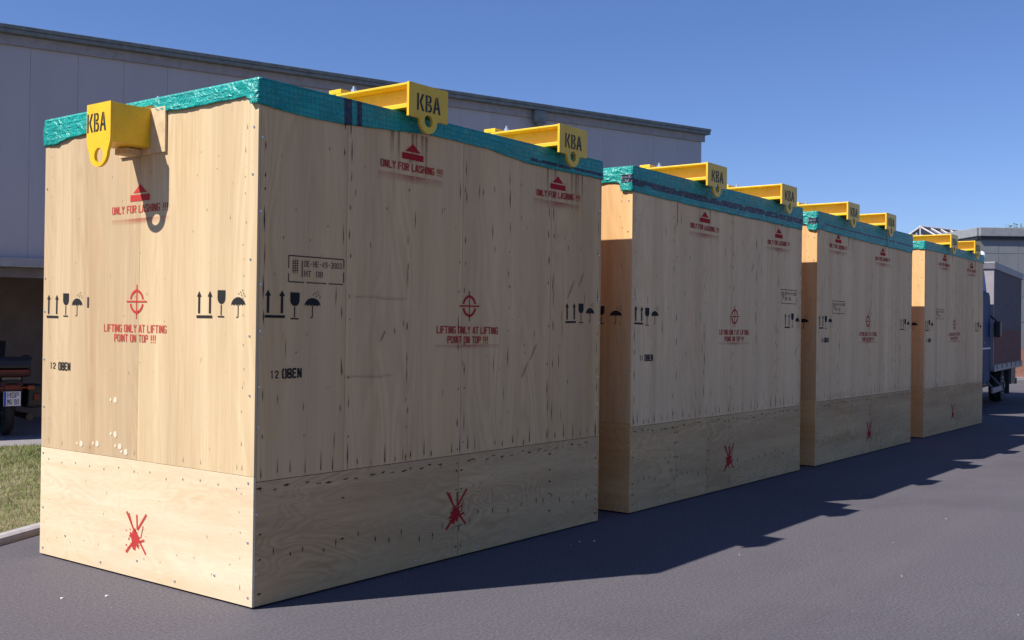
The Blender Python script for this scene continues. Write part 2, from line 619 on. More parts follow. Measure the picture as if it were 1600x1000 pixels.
CLAD = wall_mat('grey_sheet_cladding', (0.35, 0.345, 0.385), (0.41, 0.40, 0.44))
TRIM = plain('weathered_zinc_trim', (0.155, 0.175, 0.18), 0.55, 0.2, 0.25, 9)
TRIM2 = plain('dull_grey_fascia', (0.27, 0.26, 0.285), 0.6, 0, 0.15, 9)
LEDGE = plain('pale_ledge_sheet', (0.30, 0.30, 0.32), 0.6, 0, 0.12, 7)
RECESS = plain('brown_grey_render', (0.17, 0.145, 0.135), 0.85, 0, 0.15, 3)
ROOFM = plain('grey_roof_sheet', (0.20, 0.20, 0.21), 0.6)

hall = empty('industrial_hall', W3(0, 0, 0))
tag(hall, 'long grey sheet clad hall with a gutter eave behind the crates', 'building')
def hpart(name, mat, *boxes, bevel=0, par=hall):
    q = MB()
    for bx in boxes:
        wbox(q, *bx)
    q.v = [tuple(Vector(c) - E1) for c in q.v]
    return q.build(name, mat, par, bevel)
TL, TR = -21.7, 13.48
pitch = 0.6518
k = 0
t = 0.41 - pitch * 34
while t < TR - 0.05:
    t1 = min(t + pitch - 0.0025, TR)
    hpart('wall_panel', CLAD, (t + 0.0, t1, -0.06, random.uniform(-0.0006, 0.0006), 2.56, 5.66), bevel=0.001)
    t += pitch
hpart('wall_core', plain('dark_joint', (0.36, 0.35, 0.39), 0.8), (TL, TR - 0.01, -0.30, -0.05, 2.56, 5.70))
hpart('fascia', TRIM2, (TL, TR + 0.02, 0.003, 0.05, 5.60, 5.74))
hpart('gutter', TRIM, (TL, TR + 0.075, 0.003, 0.16, 5.742, 5.80), (TL, TR + 0.078, 0.02, 0.175, 5.802, 5.86), bevel=0.008)
hpart('roof', ROOFM, (TL, TR + 0.06, -22, 0.0, 5.72, 5.80))
hpart('end_wall', CLAD, (TR - 0.2, TR, -22, -0.31, 0.0, 5.70))
dp = hpart('downpipe', TRIM, (9.10, 9.38, 0.06, 0.17, 5.50, 5.738), bevel=0.02)
q = MB()
q.tube(W3(9.24, 0.11, 5.5) - E1, W3(9.24, 0.11, 0.05) - E1, 0.055, seg=14)
q.tube(W3(9.24, 0.11, 5.5) - E1, W3(9.24, 0.11, 5.42) - E1, 0.085, 0.058, seg=14)
for z in (4.6, 3.2, 1.8):
    q.tube(W3(9.24, 0.11, z) - E1, W3(9.24, 0.11, z + 0.04) - E1, 0.066, seg=14)
q.build('pipe', TRIM, dp, smooth=False)
hpart('ledge', LEDGE, (TL, 8.0, -0.30, 0.10, 2.415, 2.555), bevel=0.01)
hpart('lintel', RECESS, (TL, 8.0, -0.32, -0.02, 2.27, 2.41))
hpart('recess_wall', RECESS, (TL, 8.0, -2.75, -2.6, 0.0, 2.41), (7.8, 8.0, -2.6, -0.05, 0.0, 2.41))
hpart('unseen_shade_wall', RECESS, (-3.2, -3.0, -2.6, -0.33, 0.0, 2.355))  # out-of-view wall, added to darken the recess
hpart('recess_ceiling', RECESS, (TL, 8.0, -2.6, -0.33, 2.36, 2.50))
hpart('lower_wall', CLAD, (8.01, TR, -0.30, -0.012, 0.0, 2.55))

# ------------------------------------------------------------------ crates
def gl(pts, w):
    return (pts, w)


def stroke(pts, w):
    """polyline (a,b) of width w -> list of convex quads with mitred joints"""
    P_ = [Vector(p) for p in pts]
    n = len(P_)
    L_, Rr = [], []
    for i in range(n):
        d0 = (P_[i] - P_[i - 1]).normalized() if i > 0 else None
        d1 = (P_[i + 1] - P_[i]).normalized() if i < n - 1 else None
        d = d1 if d0 is None else d0 if d1 is None else (d0 + d1).normalized()
        nn = Vector((-d.y, d.x))
        ref = d1 if d1 is not None else d0
        c = max(0.5, nn.dot(Vector((-ref.y, ref.x))))
        L_.append(P_[i] + nn * (w / 2 / c))
        Rr.append(P_[i] - nn * (w / 2 / c))
    return [[tuple(L_[i]), tuple(L_[i + 1]), tuple(Rr[i + 1]), tuple(Rr[i])] for i in range(n - 1)]


a_, b2 = 0.08, 0.52
GLYPH = {
    'A': [[(.05, 0), (.25, 1)], [(.35, 1), (.55, 0)], [(.2, .27), (.4, .27)]],
    'B': [[(a_, 0), (a_, 1)], [(.2, .93), (.42, .93), (.5, .85), (.5, .62), (.42, .54), (.2, .54)], [(.2, .44), (.44, .44), (b2, .36), (b2, .15), (.44, .07), (.2, .07)]],
    'D': [[(a_, 0), (a_, 1)], [(.2, .93), (.42, .93), (b2, .82), (b2, .18), (.42, .07), (.2, .07)]],
    'E': [[(a_, 0), (a_, 1)], [(.2, .93), (.55, .93)], [(.2, .52), (.46, .52)], [(.2, .07), (.55, .07)]],
    'F': [[(a_, 0), (a_, 1)], [(.2, .93), (.55, .93)], [(.2, .52), (.46, .52)]],
    'G': [[(.52, .75), (.52, .85), (.43, .93), (.34, .93)], [(.24, .93), (.16, .93), (a_, .84), (a_, .16), (.16, .07), (.24, .07)], [(.34, .07), (.44, .07), (b2, .16), (b2, .46), (.34, .46)]],
    'H': [[(a_, 0), (a_, 1)], [(b2, 0), (b2, 1)], [(.2, .52), (.4, .52)]],
    'I': [[(.12, 0), (.12, 1)]],
    'K': [[(a_, 0), (a_, 1)], [(.52, 1), (.24, .52), (.54, 0)]],
    'L': [[(a_, 0), (a_, 1)], [(.2, .07), (.55, .07)]],
    'N': [[(a_, 0), (a_, 1)], [(.17, .92), (.43, .08)], [(b2, 0), (b2, 1)]],
    'O': [[(.25, .93), (.16, .93), (a_, .84), (a_, .16), (.16, .07), (.25, .07)], [(.35, .93), (.44, .93), (b2, .84), (b2, .16), (.44, .07), (.35, .07)]],
    'P': [[(a_, 0), (a_, 1)], [(.2, .93), (.44, .93), (b2, .85), (b2, .58), (.44, .5), (.2, .5)]],
    'R': [[(a_, 0), (a_, 1)], [(.2, .93), (.44, .93), (b2, .85), (b2, .6), (.44, .52), (.2, .52)], [(.34, .44), (.54, 0)]],
    'S': [[(.52, .72), (.52, .85), (.44, .93), (.16, .93), (a_, .85), (a_, .64), (.16, .55), (.25, .54)], [(.35, .48), (.44, .46), (b2, .38), (b2, .15), (.44, .07), (.16, .07), (a_, .15), (a_, .28)]],
    'T': [[(.3, 0), (.3, .84)], [(.02, .93), (.58, .93)]],
    'U': [[(a_, 1), (a_, .16), (.16, .07), (.25, .07)], [(.35, .07), (.44, .07), (b2, .16), (b2, 1)]],
    'Y': [[(.05, 1), (.26, .52)], [(.55, 1), (.34, .52)], [(.3, .42), (.3, 0)]],
    'M': [[(a_, 0), (a_, 1)], [(.15, .95), (.3, .35), (.45, .95)], [(b2, 0), (b2, 1)]],
    'C': [[(.52, .75), (.52, .85), (.44, .93), (.35, .93)], [(.25, .93), (.16, .93), (a_, .84), (a_, .16), (.16, .07), (.25, .07)], [(.35, .07), (.44, .07), (b2, .16), (b2, .28)]],
    '0': [[(.25, .93), (.16, .93), (a_, .84), (a_, .16), (.16, .07), (.25, .07)], [(.35, .93), (.44, .93), (b2, .84), (b2, .16), (.44, .07), (.35, .07)]],
    '1': [[(.30, 0), (.30, 1), (.16, .82)]],
    '2': [[(a_, .72), (a_, .85), (.16, .93), (.44, .93), (b2, .85), (b2, .62), (.12, .2)], [(.06, .07), (.55, .07)]],
    '3': [[(a_, .78), (a_, .85), (.16, .93), (.44, .93), (b2, .85), (b2, .6), (.44, .52), (.26, .52)], [(.44, .45), (b2, .38), (b2, .15), (.44, .07), (.16, .07), (a_, .15), (a_, .24)]],
    '4': [[(.42, 0), (.42, 1), (.06, .3), (.32, .3)]],
    '8': [[(.25, .93), (.16, .93), (a_, .85), (a_, .62), (.16, .54), (.44, .54), (b2, .62), (b2, .85), (.44, .93), (.35, .93)], [(.25, .07), (.16, .07), (a_, .15), (a_, .38), (.16, .46)], [(.44, .46), (b2, .38), (b2, .15), (.44, .07), (.35, .07)]],
    '9': [[(a_, .12), (.16, .07), (.44, .07), (b2, .16), (b2, .85), (.44, .93), (.16, .93), (a_, .85), (a_, .55), (.16, .46), (.4, .46)]],
    '-': [[(.12, .5), (.48, .5)]],
    '!': [[(.3, 1), (.3, .3)], [(.3, .16), (.3, 0)]],
}


def text_quads(s, x, z, h, w=None, weight=0.15, center=True):
    """stencil capitals: total width w, cap height h, anchored at (x, z) = left or middle of the baseline"""
    adv = [0.42 if c in ' ' else 0.32 if c == 'I' else 0.42 if c == '!' else 0.70 for c in s]
    tot = sum(adv)
    w = w or tot * h
    kx = w / tot
    cx = x - w / 2 if center else x
    out = []
    for c, a in zip(s, adv):
        off = -0.09 if c == '!' else 0.02
        if c in GLYPH:
            for pl in GLYPH[c]:
                for qd in stroke(pl, weight):
                    out.append([(cx + (p[0] + off) * kx, z + p[1] * h) for p in qd])
        cx += a * kx
    return out


def arc_poly(cx, cz, r, a0, a1, n=14, sx=1.0):
    return [(cx + sx * r * math.cos(a0 + (a1 - a0) * i / n), cz + r * math.sin(a0 + (a1 - a0) * i / n)) for i in range(n + 1)]


def up_arrows(u, z):
    o = []
    for k in (-.052, .052):
        o.append([(u + k - .009, z + .028), (u + k + .009, z + .028), (u + k + .009, z + .135), (u + k - .009, z + .135)])
        o.append([(u + k - .022, z + .128), (u + k + .022, z + .128), (u + k, z + .162)])
    o.append([(u - .075, z), (u + .075, z), (u + .075, z + .016), (u - .075, z + .016)])
    return o


def wine_glass(u, z):
    bowl = [(u - .036, z + .160), (u - .036, z + .115)] + arc_poly(u, z + .115, .036, math.pi, 2 * math.pi, 10) + [(u + .036, z + .160)]
    return [bowl, [(u - .004, z + .012), (u + .004, z + .012), (u + .004, z + .075), (u - .004, z + .075)],
            [(u - .03, z), (u + .03, z), (u + .03, z + .008), (u - .03, z + .008)]]


def umbrella(u, z):
    dome = arc_poly(u, z + .07, .064, math.pi, 0, 14)
    dome = [(p[0], z + .072 + (p[1] - z - .07) * .78) for p in dome]
    sc = []
    for k in range(5):
        c = u + .064 - .0256 * (k + .5)
        sc += [(c + .0128, z + .072), (c + .005, z + .080), (c - .005, z + .080)]
    o = [dome + sc, [(u - .003, z + .006), (u + .003, z + .006), (u + .003, z + .078), (u - .003, z + .078)],
         [(u - .016, z + .002), (u - .001, z + .002), (u - .001, z + .008), (u - .016, z + .008)]]
    for dx_, dz_ in ((.005, .142), (.022, .150), (.040, .160), (.030, .133), (.048, .142), (.060, .128)):
        o.append([(u + dx_ - .003, z + dz_ - .005), (u + dx_ + .003, z + dz_ - .003), (u + dx_ + .002, z + dz_ + .005), (u + dx_ - .003, z + dz_ + .004)])
    return o


def lash_arrow(u, z, s=1.0):
    """house-shaped arrow over a bar, bottom of the bar at z"""
    return [[(u - .105 * s, z), (u + .105 * s, z), (u + .105 * s, z + .042 * s), (u - .105 * s, z + .042 * s)],
            [(u - .075 * s, z + .053 * s), (u + .075 * s, z + .053 * s), (u, z + .108 * s)]]


def cross_hair(u, z):
    o = []
    for k in range(4):
        a0 = k * math.pi / 2 + 0.22
        a1 = (k + 1) * math.pi / 2 - 0.22
        o += stroke([(u + .068 * math.cos(a0 + (a1 - a0) * i / 6), z + .068 * math.sin(a0 + (a1 - a0) * i / 6)) for i in range(7)], .017)
    o += stroke([(u - .11, z), (u + .11, z)], .010)
    o += stroke([(u, z - .11), (u, z + .11)], .008)
    o.append([(u - .03, z + .062), (u + .03, z + .062), (u, z + .086)])
    o.append([(u - .03, z - .062), (u, z - .086), (u + .03, z - .062)])
    return o


def splat(u, z, rs, big=1.0):
    o = []
    blob = []
    for i in range(30):
        t_ = 2 * math.pi * i / 30
        r = rs.choice([rs.uniform(.034, .055), rs.uniform(.045, .078)])
        blob.append((u - .015 + r * math.cos(t_), z - .03 + r * math.sin(t_) * 1.05))
    o.append(blob)
    o += stroke([(u - .105, z + .135), (u - .01, z + .005), (u + .105, z - .115)], .015)
    o += stroke([(u - .08, z + .13), (u - .02, z + .01)], .008)
    o += stroke([(u + .05, z - .02), (u + .075, z + .06)], .007)
    o += stroke([(u + .012, z + .03), (u + .006, z + .125)], .014)
    o += stroke([(u + .015, z + .03), (u + .11, z + .135)], .016)
    o += stroke([(u - .03, z - .05), (u - .11, z - .125)], .018)
    o += stroke([(u + .03, z - .045), (u + .088, z - .03)], .014)
    for _ in range(14):
        a, r = rs.uniform(0, 6.28), rs.uniform(.05, .14)
        c = (u + r * math.cos(a), z - .02 + r * math.sin(a) * .8)
        q = rs.uniform(.002, .006)
        o.append([(c[0] - q, c[1] - q), (c[0] + q, c[1] - q), (c[0] + q, c[1] + q), (c[0] - q, c[1] + q)])
    return o


def hash_of(name, parent, n, face):
    return sum(ord(ch) * (i + 3) for i, ch in enumerate(name + face)) * 31 + n * 7 + int(parent.location.x * 100) + len(parent.children) * 13


def put_marks(name, polys, face, mat, parent, off=0.0025, dens=None, kind=None):
    """flat paint on a crate's face: front lies in y=0 facing -y, end lies in x=0 facing -x"""
    if mat in (RED, RED_END, BLACK) and len(polys) > 0:                 # every stencil was held a little differently
        rj = random.Random(hash_of(name, parent, len(polys), face))
        ca = sum(p[0] for q in polys for p in q) / sum(len(q) for q in polys)
        cb = sum(p[1] for q in polys for p in q) / sum(len(q) for q in polys)
        an, da, db = rj.gauss(0, .010), rj.gauss(0, .004), rj.gauss(0, .004)
        polys = [[(ca + da + (p[0] - ca) * math.cos(an) - (p[1] - cb) * math.sin(an), cb + db + (p[0] - ca) * math.sin(an) + (p[1] - cb) * math.cos(an)) for p in q] for q in polys]
    vs, fs, dv = [], [], []
    for k, pl in enumerate(polys):
        b = len(vs)
        if len(pl) > 4:
            tris = tessellate_polygon([[Vector((p[0], p[1], 0)) for p in pl]])
            fs += [tuple(b + i for i in t_) for t_ in tris]
        else:
            fs.append(tuple(range(b, b + len(pl))))
        o_ = off + 0.00006 * (k % 9)
        for j, p in enumerate(pl):
            vs.append((p[0], -o_, p[1]) if face == 'front' else (-o_, -p[0], p[1]))
            dv.append(1.0 if dens is None else dens(k, j))
    me_ = bpy.data.meshes.new(name)
    me_.from_pydata(vs, [], fs)
    me_.materials.append(mat)
    at = me_.attributes.new('cover', 'FLOAT', 'POINT')
    at.data.foreach_set('value', dv)
    o = bpy.data.objects.new(name, me_)
    COL.objects.link(o)
    o.parent = parent
    if kind:
        o['kind'] = kind
    return o


def overspray(name, u0, u1, z, h, face, parent, strong=None):
    """paint mist below the lower edge of a stencil card"""
    polys = []
    n = 12
    for i in range(n):
        a = u0 + (u1 - u0) * i / n
        c = u0 + (u1 - u0) * (i + 1) / n
        polys.append([(a, z - h), (c, z - h), (c, z), (a, z)])
    mid = strong if strong is not None else (u0 + u1) / 2
    def dn(k, j):
        if j < 2:
            return 0.0
        a = u0 + (u1 - u0) * (k + (1 if j == 2 else 0)) / n
        return 0.35 + 0.65 * math.exp(-((a - mid) / 0.12) ** 2)
    return put_marks(name, polys, face, RED_SPRAY, parent, dens=dn)


# --- yellow lashing brackets ------------------------------------------------
def bracket_letters(face_fn, parent, u0, z0, h, w):
    qs = MB()
    segs = []
    kx = w / 1.9
    def put(pts):
        segs.append([(u0 + p[0] * kx, z0 + p[1] * h) for p in pts])
    # K
    put([(0.0, 0), (0.13, 0), (0.13, 1), (0.0, 1)])
    put([(0.19, .52), (0.40, 1), (0.55, 1), (0.34, .52), (0.58, 0), (0.42, 0)])
    # B
    put([(0.68, 0), (0.82, 0), (0.82, 1), (0.68, 1)])
    put([(0.88, 1), (1.02, 1), (1.13, .93), (1.16, .78), (1.12, .62), (1.03, .55), (0.88, .55), (0.88, .64), (0.97, .65), (1.02, .72), (1.02, .84), (0.97, .90), (0.88, .90)])
    put([(0.88, .50), (1.05, .50), (1.15, .42), (1.20, .26), (1.15, .08), (1.03, 0), (0.88, 0), (0.88, .10), (0.99, .11), (1.05, .19), (1.05, .34), (0.99, .40), (0.88, .40)])
    # A
    put([(1.28, 0), (1.43, 0), (1.56, .66), (1.56, 1), (1.50, 1)])
    put([(1.62, 1), (1.68, 1), (1.90, 0), (1.74, 0), (1.69, .28), (1.50, .28), (1.53, .40), (1.66, .40), (1.62, .60)])
    for sg in segs:
        qs.prism(sg, face_fn, 0.0, 0.0015)
    return qs.build('lettering', LETTER, parent)


def circle(cx, cz, r, n=28, a0=0.0):
    return [(cx + r * math.cos(a0 + 2 * math.pi * i / n), cz + r * math.sin(a0 + 2 * math.pi * i / n)) for i in range(n)]


def hex_bolt(mb, x, y, z):
    mb.tube((x, y, z), (x, y, z + .006), .030, seg=16)
    mb.tube((x, y, z + .006), (x, y, z + .026), .022, seg=6)
    mb.tube((x, y, z + .026), (x, y, z + .048), .012, .009, seg=10)


def front_bracket(parent, w, H):
    """two-web beam lying on the crate top, end plate with lug hanging in front of the face; origin mid plate"""
    r = empty('lashing_bracket', (0, 0, 0), 0, parent)
    h = w / 2
    zt, zb = H + .185, H - .040
    fn = lambda a, b, d: (a, -.098 + d, b)
    lug_r = .088
    lc = zb - .005
    a0 = math.asin(min(1, (zb - lc) / lug_r))
    out = [(-h, zb), (-h, zt), (h, zt), (h, zb), (lug_r * .98 + .03, zb)] + \
          [(lug_r * math.cos(-t_), lc + lug_r * math.sin(-t_)) for t_ in [math.pi * i / 18 for i in range(0, 19)]] + [(-lug_r * .98 - .03, zb)]
    pl = MB()
    pl.prism(out, fn, 0, .02, holes=[circle(0.0, lc - .004, .040)])
    plate = pl.build('end_plate', YELLOW, r, bevel=0.003)
    bracket_letters(lambda a, b, d: (a, -.0985 - d, b), plate, -h + w * .20, zt - .175, .112, w * .60)
    bm_ = MB()
    y0, y1 = -.077, .60
    for za, zc in ((zt - .018, zt - .002), (H + .016, H + .046)):
        bm_.box(-h + .008, h - .008, y0, y1, za, zc)
    for wx in (-h + .11, h - .12):
        bm_.box(wx, wx + .010, y0, y1, H + .046, zt - .018)
    bm_.build('beam', YELLOW, r, bevel=0.003)
    ep = MB()
    ep.box(-h + .008, h - .008, .55, .67, zt - .001, zt + .032)
    ep.build('stop_bar', YELLOW, r, bevel=0.003)
    for sx in (-h + .055, h - .055):
        bo = MB()
        hex_bolt(bo, sx, .47, zt - .002)
        bo.build('bolt', ZINC, r)
    return r


def end_bracket(parent, H, W_):
    """boxed bracket standing out of the middle of the end face; origin at the face, mid width"""
    r = empty('end_lashing_bracket', (0, W_ / 2, 0), 0, parent)
    zt = H - .068
    hw = .130
    # end plate: straight sides tapering to a rounded lug; a axis runs towards -y as seen from outside
    fn = lambda a, b, d: (-.300 + d, -a, b)
    lc, lr = zt - .305, .088
    out = [(-hw, zt), (hw, zt), (hw, zt - .21), (hw - .004, zt - .245)]
    out += [(lr * math.cos(t_) * 1.12, lc + lr * math.sin(t_)) for t_ in [-0.05 - (math.pi - .1) * i / 18 for i in range(19)]]
    out += [(-hw + .004, zt - .245), (-hw, zt - .21)]
    pl = MB()
    pl.prism(out, fn, 0, .02, holes=[circle(.005, lc - .018, .047)])
    plate = pl.build('end_plate', YELLOW, r, bevel=0.003)
    bracket_letters(lambda a, b, d: (-.3005 - d, -a, b), plate, -.122, zt - .175, .115, .205)
    bx = MB()
    bx.box(-.279, .03, -hw + .006, -hw + .016, zt - .245, zt - .003)
    bx.box(-.279, .03, hw - .016, hw - .006, zt - .245, zt - .003)
    bx.box(-.279, .03, -hw + .017, hw - .017, zt - .016, zt - .003)
    bx.box(-.279, .03, -hw + .017, hw - .017, zt - .245, zt - .232)
    bx.build('beam', YELLOW, r, bevel=0.003)
    fb = MB()
    fb.box(-.016, -.001, -.275, .22, zt - .285, zt - .0)
    fb.build('filler_board', BATTEN, r, bevel=0.002)
    pg = MB()
    pg.box(-.13, -.0165, -.03, .09, zt - .290, zt - .250)
    pg.build('support_block', BATTEN, r, bevel=0.003)
    bo = MB()
    hex_bolt(bo, .12, .0, H + .0)
    bo.build('bolt', ZINC, r)
    return r


# --- tarpaulin ----------------------------------------------------------------
def lerp_prof(prof, x):
    if x <= prof[0][0]:
        return prof[0][1]
    for (a, za), (b, zb) in zip(prof[:-1], prof[1:]):
        if x <= b:
            return za + (zb - za) * (x - a) / (b - a) if b > a else zb
    return prof[-1][1]


def make_tarp(parent, L, W_, H, hem_front, hem_end, band, straps, seed, end_band=None):
    """sheet over the crate top with skirts; hem profiles give the z of the lower edge"""
    off = 0.010
    loop = []
    def seq(n):
        return [i / n for i in range(n)]
    nf, ne = int(L / 0.022), int(W_ / 0.022)
    for s in seq(nf):
        loop.append(('f', s * L, 0.0, 0, -1))
    for s in seq(ne // 2):
        loop.append(('r', L, s * W_, 1, 0))
    for s in seq(nf // 2):
        loop.append(('b', L - s * L, W_, 0, 1))
    for s in seq(ne):
        loop.append(('e', 0.0, W_ - s * W_, -1, 0))
    n = len(loop)
    rows = 13
    vs, fs, mi = [], [], []
    cxs = L / 2
    for k, (sd, x, y, nx, ny) in enumerate(loop):
        corner = (x < 1e-6 or abs(x - L) < 1e-6) and (y < 1e-6 or abs(y - W_) < 1e-6)
        if sd == 'f':
            hz = lerp_prof(hem_front, x)
        elif sd == 'e':
            hz = lerp_prof(hem_end, y)
        else:
            hz = H - .16
        if corner and x < .1 and y < .1:
            nx, ny = -1, -1
            hz = lerp_prof(hem_front, 0)
        elif corner:
            nx = -1 if x < .1 else 1
            ny = -1 if y < .1 else 1
        hz += 0.005 * noise.noise(Vector((x * 6 + seed, y * 6, 3.3))) + 0.003 * noise.noise(Vector((x * 25, y * 25 + seed, 1.3)))
        crump = 1.0 if sd in 'e' else 0.30
        for r in range(rows):
            v = r / (rows - 1)
            z = H - .002 + (hz - H) * v
            p = Vector((x * 5.0 + seed, y * 5.0, z * 7.0))
            q = Vector((x * 15.0 + seed, y * 15.0, z * 24.0))
            rid = 1 - abs(noise.noise(p)) * 2.2
            rid2 = 1 - abs(noise.noise(q)) * 2.0
            amp = min(1.0, v * 1.6 + .06)
            o_ = off * .5 + amp * crump * (0.005 * max(0, rid) + 0.006 * max(0, rid2) + 0.004 * noise.noise(q * 2.3)) + 0.003 * v
            # heavy fold bunched at the near corner and under the end bracket
            if sd == 'e' and y < .10:
                o_ += .006 * v * (1 + noise.noise(q))
            if r == 0:
                o_ = off * .5
            vs.append((x + nx * o_, y + ny * o_, z))
    for k in range(n):
        k2 = (k + 1) % n
        sd, x, y = loop[k][:3]
        for r in range(rows - 1):
            fs.append((k * rows + r, k * rows + r + 1, k2 * rows + r + 1, k2 * rows + r))
            v = (r + .5) / (rows - 1)
            m_ = 0
            if sd == 'f':
                if any(a <= x <= b for a, b in straps):
                    m_ = 1
                if band and band[0] <= x <= band[1] and band[2] < v < band[3] and noise.noise(Vector((x * 9 + seed, v * 30, 0))) > -.38:
                    m_ = 1
            if sd == 'e' and end_band and y < end_band[0] and end_band[1] < v < end_band[2]:
                m_ = 1
            mi.append(m_)
    # top sheet: inset ring, then closed
    b = len(vs)
    for k, (sd, x, y, nx, ny) in enumerate(loop):
        ix = x + (cxs - x) * 0.03
        iy = y + (W_ / 2 - y) * 0.05
        vs.append((ix, iy, H - .001 + .003 * noise.noise(Vector((x * 3 + seed, y * 3, 9)))))
    c = len(vs)
    vs.append((cxs, W_ / 2, H - .004))
    for k in range(n):
        k2 = (k + 1) % n
        fs.append((k * rows, k2 * rows, b + k2, b + k))
        fs.append((b + k, b + k2, c))
        mi += [0, 0]
    me_ = bpy.data.meshes.new('tarpaulin')
    me_.from_pydata(vs, [], fs)
    me_.materials.append(TARP)
    me_.materials.append(TARP_BAND)
    me_.polygons.foreach_set('material_index', mi)
    me_.polygons.foreach_set('use_smooth', [True] * len(fs))
    bm = bmesh.new()
    bm.from_mesh(me_)
    bmesh.ops.recalc_face_normals(bm, faces=bm.faces)
    bm.to_mesh(me_)
    bm.free()
    o = bpy.data.objects.new('tarpaulin', me_)
    COL.objects.link(o)
    o.parent = parent
    sf = o.modifiers.new('thickness', 'SOLIDIFY')
    sf.thickness = 0.0025
    sf.offset = -1
    return o


# --- the crate -------------------------------------------------------------------
W = 2.293


def make_crate(c):
    L, H = c['L'], c['H']
    rs = random.Random(c['seed'])
    root = empty('plywood_crate', (c['x'], c['y'], 0), c.get('rz', 0))
    tag(root, c['label'], 'crate', 'plywood crates lined up on the asphalt')
    zc = H - .022                      # top of the timber
    core = MB()
    core.box(.022, L - .022, .022, W - .022, .012, zc - .006)
    core.build('inner_frame', CORE, root)
    jt = .0035
    seam = c['seam_z']
    def panel(mat, x0, x1, y0, y1, z0, z1, w=None):
        q = MB()
        q.box(x0, x1, y0, y1, z0, z1)
        return q.build('plywood_panel', mat, root, bevel=0.0015)
    # front face panels; the end panels overlap their edges
    xs = [.0185] + c['up'] + [L - .0185]
    for a, b in zip(xs[:-1], xs[1:]):
        panel(PLY_FRONT if c['seed'] == 1 else PLY_FRONT_PALE, a + jt / 2, b - jt / 2, rs.uniform(0, .0018), .021, seam + jt / 2, zc)
    xs = [.0185] + c['low'] + [L - .0185]
    for a, b in zip(xs[:-1], xs[1:]):
        panel(PLY_LOW, a + jt / 2, b - jt / 2, rs.uniform(0, .0018), .021, .012, seam - jt / 2)
    # near end: upper board of two veneers, one lower board
    e_a, e_b, e_low = (PLY_END_DARK, PLY_END, PLY_END_LOW) if c['seed'] == 1 else (PLY_END_WARM, PLY_END_WARM, PLY_END_LOW_WARM)
    panel(e_a, 0.0, .018, 1.145 + .0003, W, seam + .031, zc)
    panel(e_b, 0.0002, .018, 0.0, 1.145 - .0003, seam + .031, zc)
    panel(e_low, 0.0, .018, 0.0, W, .012, seam + .029)
    # back and far end
    for a, b in ((.0185, L / 2 - jt / 2), (L / 2 + jt / 2, L - .0185)):
        panel(PLY_FRONT, a, b, W - .021, W, seam + jt / 2, zc)
        panel(PLY_LOW, a, b, W - .021, W, .012, seam - jt / 2)
    panel(PLY_END_WARM, L - .018, L, 0, W, seam + .031, zc)
    panel(PLY_END_LOW_WARM, L - .018, L, 0, W, .012, seam + .029)
    # screws along the edges
    sc = MB()
    def screw_f(x, z):
        sc.tube((x, .002, z), (x, -.0035, z), .0085, .006, 8)
    def screw_e(y, z):
        sc.tube((.002, y, z), (-.004, y, z), .010, .007, 8)
    for z in (2.69, 2.26, 1.89, 1.61, 1.30, 1.015, .545, .205):
        screw_f(.014 + .008 + rs.uniform(0, .008), z + rs.uniform(-.03, .03))
        screw_f(L - .03, z + rs.uniform(-.08, .08))
    for x, z in ((.572, .045), (1.04, .15), (1.405, .05), (2.433, .08), (2.073, .04), (3.1, .07)):
        screw_f(x + rs.uniform(-.04, .04), z)
    for y, z in ((.04, 2.767), (.046, 2.495), (.056, 2.005), (.054, 1.563), (.046, 1.221), (.047, .718), (.045, .377), (.038, .063),
                 (2.262, 2.561), (2.268, 1.935), (2.27, 1.702), (2.268, 1.369), (2.264, 1.038), (2.262, .715), (2.255, .336), (2.25, .056),
                 (1.965, .173), (1.535, .055), (1.126, .122), (.728, .053), (.344, .146)):
        screw_e(y, z)
    tag(sc.build('screws', ZINC, root), kind='stuff')
    # nail stains
    st = []
    def streak(u, z, w_, l_up, l_dn):
        j = rs.uniform(-.002, .002)
        st.append([(u - w_ * .6, z), (u + j, z - l_dn), (u + w_ * .6, z), (u + w_ * .35, z + l_up * .5), (u, z + l_up)])
    def hstreak(u, z, l_, w_):
        st.append([(u - l_ * .5, z + rs.uniform(-.004, .004)), (u - .004, z - w_), (u + l_ * .5, z + rs.uniform(-.004, .004)), (u + .005, z + w_)])
    top = H - .18
    for sx in [.055] + c['up'] + [L - .05] + c['batten']:
        z = seam + .06
        while z < top:
            for s_ in ((-.032, .03) if sx in c['up'] else (0,)):
                if rs.random() < .80:
                    l_ = rs.choice([.012, .018, .03, .05, .09])
                    streak(sx + s_ + rs.uniform(-.008, .008), z + rs.uniform(-.04, .04), rs.uniform(.004, .0085), l_, l_ * rs.uniform(.5, 1.1))
            z += rs.uniform(.13, .22)
    u = .05
    while u < L - .03:
        if rs.random() < .9:
            streak(u, seam + rs.uniform(.025, .05), rs.uniform(.004, .009), rs.uniform(.02, .13), rs.uniform(.01, .03))
        if rs.random() < .9:
            z = seam - rs.uniform(.035, .06)
            hstreak(u + rs.uniform(-.03, .03), z, rs.uniform(.015, .065), rs.uniform(.003, .008))
            if rs.random() < .45:
                streak(u, z, .005, .010, rs.uniform(.01, .05))
        u += rs.uniform(.07, .14)
    for sx in [.05] + c['low'] + [.70, L - .72, L - .05]:
        z = .08
        while z < seam - .08:
            for s_ in ((-.025, .028) if sx in c['low'] else (0,)):
                if rs.random() < .8:
                    hstreak(sx + s_, z, rs.uniform(.015, .045), rs.uniform(.004, .008))
            z += rs.uniform(.08, .15)
    u = .15
    while u < L - .1:
        streak(u, .26 + .03 * math.sin(u * 3) + rs.uniform(-.04, .04), rs.uniform(.006, .010), .02, rs.uniform(.015, .04))
        u += rs.uniform(.09, .2)
